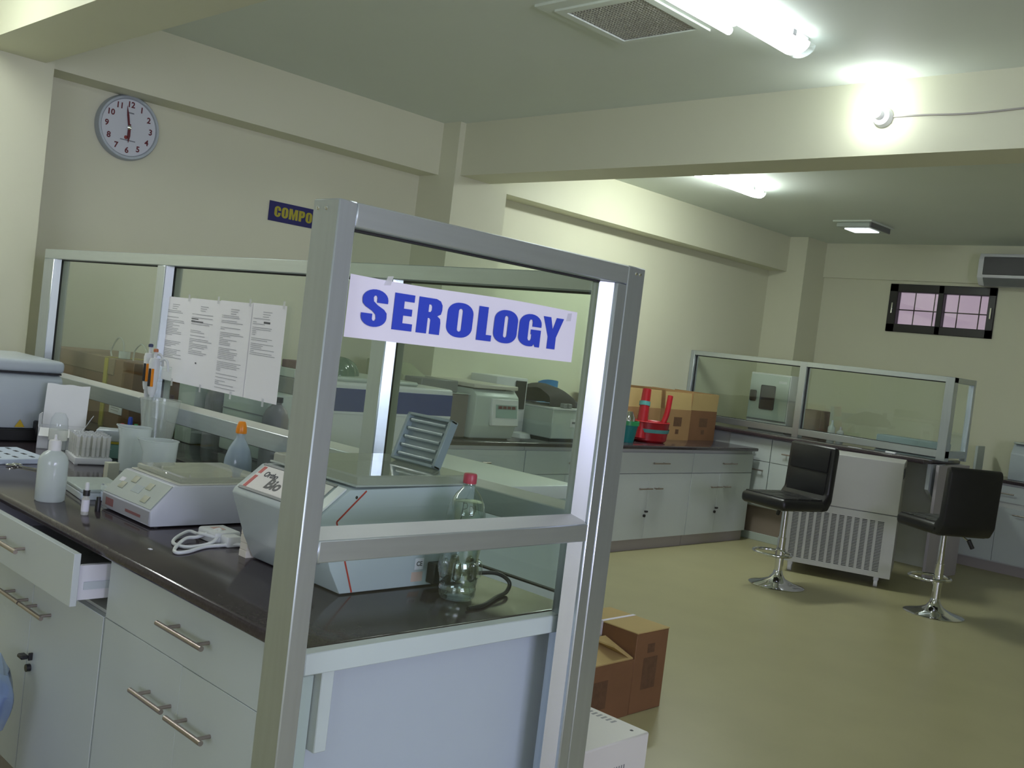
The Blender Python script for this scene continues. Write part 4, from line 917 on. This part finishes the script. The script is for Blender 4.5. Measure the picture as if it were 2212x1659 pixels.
tag(obj('paper_slip', B(-.06, .06, -.012, .012, 0, .003, .001), paperw, None, (-3.95, 8.42, 1.0)), 'thin white slip lying on the island worktop edge', 'slip')
# cooler unit under the island
t = thing('cooler_unit', 'white floor cooler with slotted lower grille standing on castors', 'cooler', (-3.94, 7.39, 0), math.radians(21))
wu, du = .805, .58
m = MB(); m.box(0, wu, .02, du, .085, .982, .006)
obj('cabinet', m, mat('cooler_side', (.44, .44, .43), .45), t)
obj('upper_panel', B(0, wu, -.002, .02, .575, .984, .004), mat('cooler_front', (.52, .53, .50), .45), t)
cf = MATS['cooler_front']
m = MB(); m.box(0, .03, -.002, .02, .085, .570); m.box(wu-.09, wu, -.002, .02, .085, .570); m.box(.03, wu-.09, -.002, .02, .085, .125); m.box(.03, wu-.09, -.002, .02, .515, .570)
obj('lower_panel', m, cf, t)
obj('grille_backing', B(.03, wu-.09, .014, .0198, .125, .515), blackp, t)
n = 12; gw = (wu-.12)/n
for k in range(1, n): obj('grille_bar', B(.03+gw*k-.010, .03+gw*k+.010, -.001, .012, .125, .515), cf, t)
m = MB()
for k in range(33): m.box(.03, wu-.09, .002, .010, .1215+.0119*k, .1275+.0119*k)
stuff(obj('grille_slat', m, cf, t))
for x in (.05, wu-.10):
    for y in (.07, du-.08):
        c = obj('castor', MB().cyl((x-.014, y, .034), (x+.014, y, .034), .034, 20), whitep if y < .2 else blackp, t); obj('fork', B(x-.02, x+.02, y-.03, y+.02, .05, .086, .006), whitep, c)
obj('handle_recess', B(wu, wu+.004, .06, .34, .86, .94), blackp, t)
# bar stools
def seat_mb():
    m = MB(); m.grid(16, 16, lambda u, v: (-.20+.40*u, -.20+.38*v, .068-.010*(1-math.exp(-(((u*4) % 1-.5)**2+((v*4) % 1-.5)**2)*14))*0-.012*(abs(math.sin(u*PI*3))**.3*abs(math.sin(v*PI*3))**.3 < .55)-.02*(2*v-1)**4*(v < .5)))
    return m
def stool():
    t = thing('bar_stool', 'black padded bar stool in front of the vented cooler, seat side towards us', 'stool', (-3.653, 6.80, 0), math.radians(-14))
    obj('base', MB().lathe([(0, 0), (.200, 0), (.202, .006), (.19, .012), (.12, .028), (.06, .055), (.038, .085), (.030, .115), (0, .115)], (0, 0, 0), 48), chrome, t)
    obj('column', MB().lathe([(.030, .11), (.030, .36), (.024, .362), (.024, .36), (.022, .60), (0, .60)], (0, 0, 0), 24), chrome, t)
    obj('footrest', MB().tube([(.0+.145*math.sin(a), -.085-.125*math.cos(a), .245) for a in [2*PI*k/36 for k in range(36)]], .011, 10, True), chrome, t)
    obj('footrest_collar', MB().cyl((0, 0, .215), (0, 0, .275), .036, 20), chrome, t)
    m = MB(); m.box(-.215, .215, -.265, .20, .585, .672, .034, 4); s = obj('seat', m, leather, t)
    for i in range(3):
        for j in range(3): obj('tuft', B(-.195+.132*i, -.069+.132*i, -.235+.13*j, -.111+.13*j, .664, .678, .006, 2), leather, s)
    m = MB()
    m.prism([(.13, .59), (.20, .592), (.236, .66), (.252, 1.03), (.235, 1.066), (.195, 1.06), (.178, .72), (.14, .668)], 0, -.215, .215, .016)
    b_ = obj('backrest', m, leather, t)
    for j in range(2): obj('tuft', MB().prism([(.175+.006*j, .70+.175*j), (.185+.006*j, .865+.175*j), (.178+.006*j, .865+.175*j), (.167+.006*j, .70+.175*j)], 0, -.18, .18, .004), leather, b_)
    obj('seat_plate', B(-.09, .09, -.09, .09, .588, .602), blackp, t)
    obj('lever', MB().tube([(0, 0, .585), (-.10, .06, .575), (-.14, .09, .545)], .006, 8), chrome, t)
    obj('lever_grip', MB().tube([(-.135, .088, .555), (-.165, .10, .50)], .015, 10), blackp, t)
    return t
s1 = stool()
dup(s1, (-2.675, 7.26, 0), math.radians(-120), 'black padded bar stool at the right, its plain back panel towards us')
for o in (s1, bpy.data.objects['bar_stool.001']): o['group'] = 'black bar stools'
# cabinets below the small window
t = thing('worktop', 'dark worktop of the low cabinets under the small window', 'worktop', (-2.6, 9.97, .82)); obj('slab', B(-1.05, 2.0, -.23, .225, 0, .035, .009, 2), granite, t)
for i, (x0, x1, lab) in enumerate(((-3.60, -2.72, 'white low cabinet under the small window behind the second bar stool'), (-2.715, -1.85, 'white low cabinet furthest right at the far wall'))):
    t = thing('base_cabinet', lab, 'cabinet', (x0, 9.775, 0)); w = x1-x0
    obj('body', MB().box(0, w, .018, .42, .09, .818).box(0, w, .05, .42, 0, .09), carc, t)
    dr = obj('drawer', B(.002, w-.002, 0, .018, .65, .80, .0012), lam, t); pull(dr, w*.35, w*.65, 0, .73)
    for a, b_ in ((.002, w/2-.0015), (w/2+.0015, w-.002)):
        d_ = obj('door', B(a, b_, 0, .018, .10, .60, .0012), lam, t); pull(d_, a+.14, b_-.14, 0, .55)
        if b_ < w*.6: obj('knob', MB().lathe([(.012, 0), (.014, .018), (0, .02)], (b_-.03, 0, .36), 12, (0, -1, 0)), blackp, d_)
    obj('plinth', B(0, w, .03, .05, 0, .092), toe, t)
t = thing('bench_machine', 'pale blue white machine on the low cabinets at the right edge', 'machine', (-2.85, 9.98, .855))
obj('body', MB().prism([(-.16, 0), (-.16, .24), (-.10, .33), (.16, .33), (.16, 0)], 0, -.28, .35, .01), mat('pale_machine', (.46, .53, .55), .4), t); obj('lid', B(-.27, .34, -.15, .15, .331, .35, .006), palegreen, t)
tag(obj('folder', B(-.012, .012, -.09, .09, 0, .26, .002), palegreen, None, (-3.45, 9.97, .855)), 'thin pale folder standing on edge beyond the far screen', 'folder')

# ================================================================== FLOOR: CARTONS AND METAL CASE NEAR THE TALL FRAME
t = thing('floor_carton', 'taller brown carton with a white strap on the floor behind the frame', 'box', (-2.68, 3.645, 0))
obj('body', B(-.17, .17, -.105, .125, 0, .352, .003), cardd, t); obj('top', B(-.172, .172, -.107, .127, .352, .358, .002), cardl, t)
obj('strap', MB().box(-.035, -.020, -.110, .127, .3585, .3605).box(-.035, -.020, -.1095, -.1075, .20, .360), strapw, t)
stuff(obj('print', MB().box(.1701, .1706, -.04, .06, .10, .24).box(.1701, .1706, -.02, .03, .26, .30), cardprint, t))
t = thing('floor_carton', 'lower open brown carton on the floor with one flap raised', 'box', (-2.70, 3.37, 0))
m = MB(); 
for a in ((-.19, .19, -.165, -.159), (-.19, .19, .159, .165), (-.19, -.184, -.159, .159), (.184, .19, -.159, .159)): m.box(*a, .006, .245)
m.box(-.19, .19, -.165, .165, 0, .006); obj('body', m, cardd, t)
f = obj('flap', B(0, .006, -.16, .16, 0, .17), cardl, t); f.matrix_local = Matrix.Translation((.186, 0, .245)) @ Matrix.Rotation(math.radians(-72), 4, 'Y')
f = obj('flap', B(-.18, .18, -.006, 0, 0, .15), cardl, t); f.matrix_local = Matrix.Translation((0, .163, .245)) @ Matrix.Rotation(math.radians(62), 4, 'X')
stuff(obj('print', MB().box(.1901, .1906, -.10, .0, .06, .18), cardprint, t)); obj('strap', B(-.05, -.035, .02, .166, .31, .313), strapw, t)
t = thing('metal_case', 'cream white metal computer case on the floor beside the tall frame', 'case', (-1.86, 2.265, 0))
cw2 = mat('case_cream', (.62, .62, .56), .45, var=.02)
obj('body', B(-.22, .22, -.165, .165, .012, .45, .004), cw2, t)
for sx in (-1, 1):
    for sy in (-1, 1): obj('foot', MB().cyl((sx*.18, sy*.13, 0), (sx*.18, sy*.13, .013), .018, 14), blackp, t)
m = MB()
for k in range(16): m.box(-.16+.018*k, -.152+.018*k, .118, .142, .4500, .4506)
stuff(obj('top_vent', m, greyd, t))
m = MB()
for k in range(18):
    for j in range(2): m.box(.2200, .2206, -.13+.011*k, -.1255+.011*k, .335-.055*j, .378-.055*j)
stuff(obj('side_vent', m, greyd, t))
obj('screw', MB().lathe([(.006, .45), (0, .453)], (.185, .125, 0), 10), blackp, t)
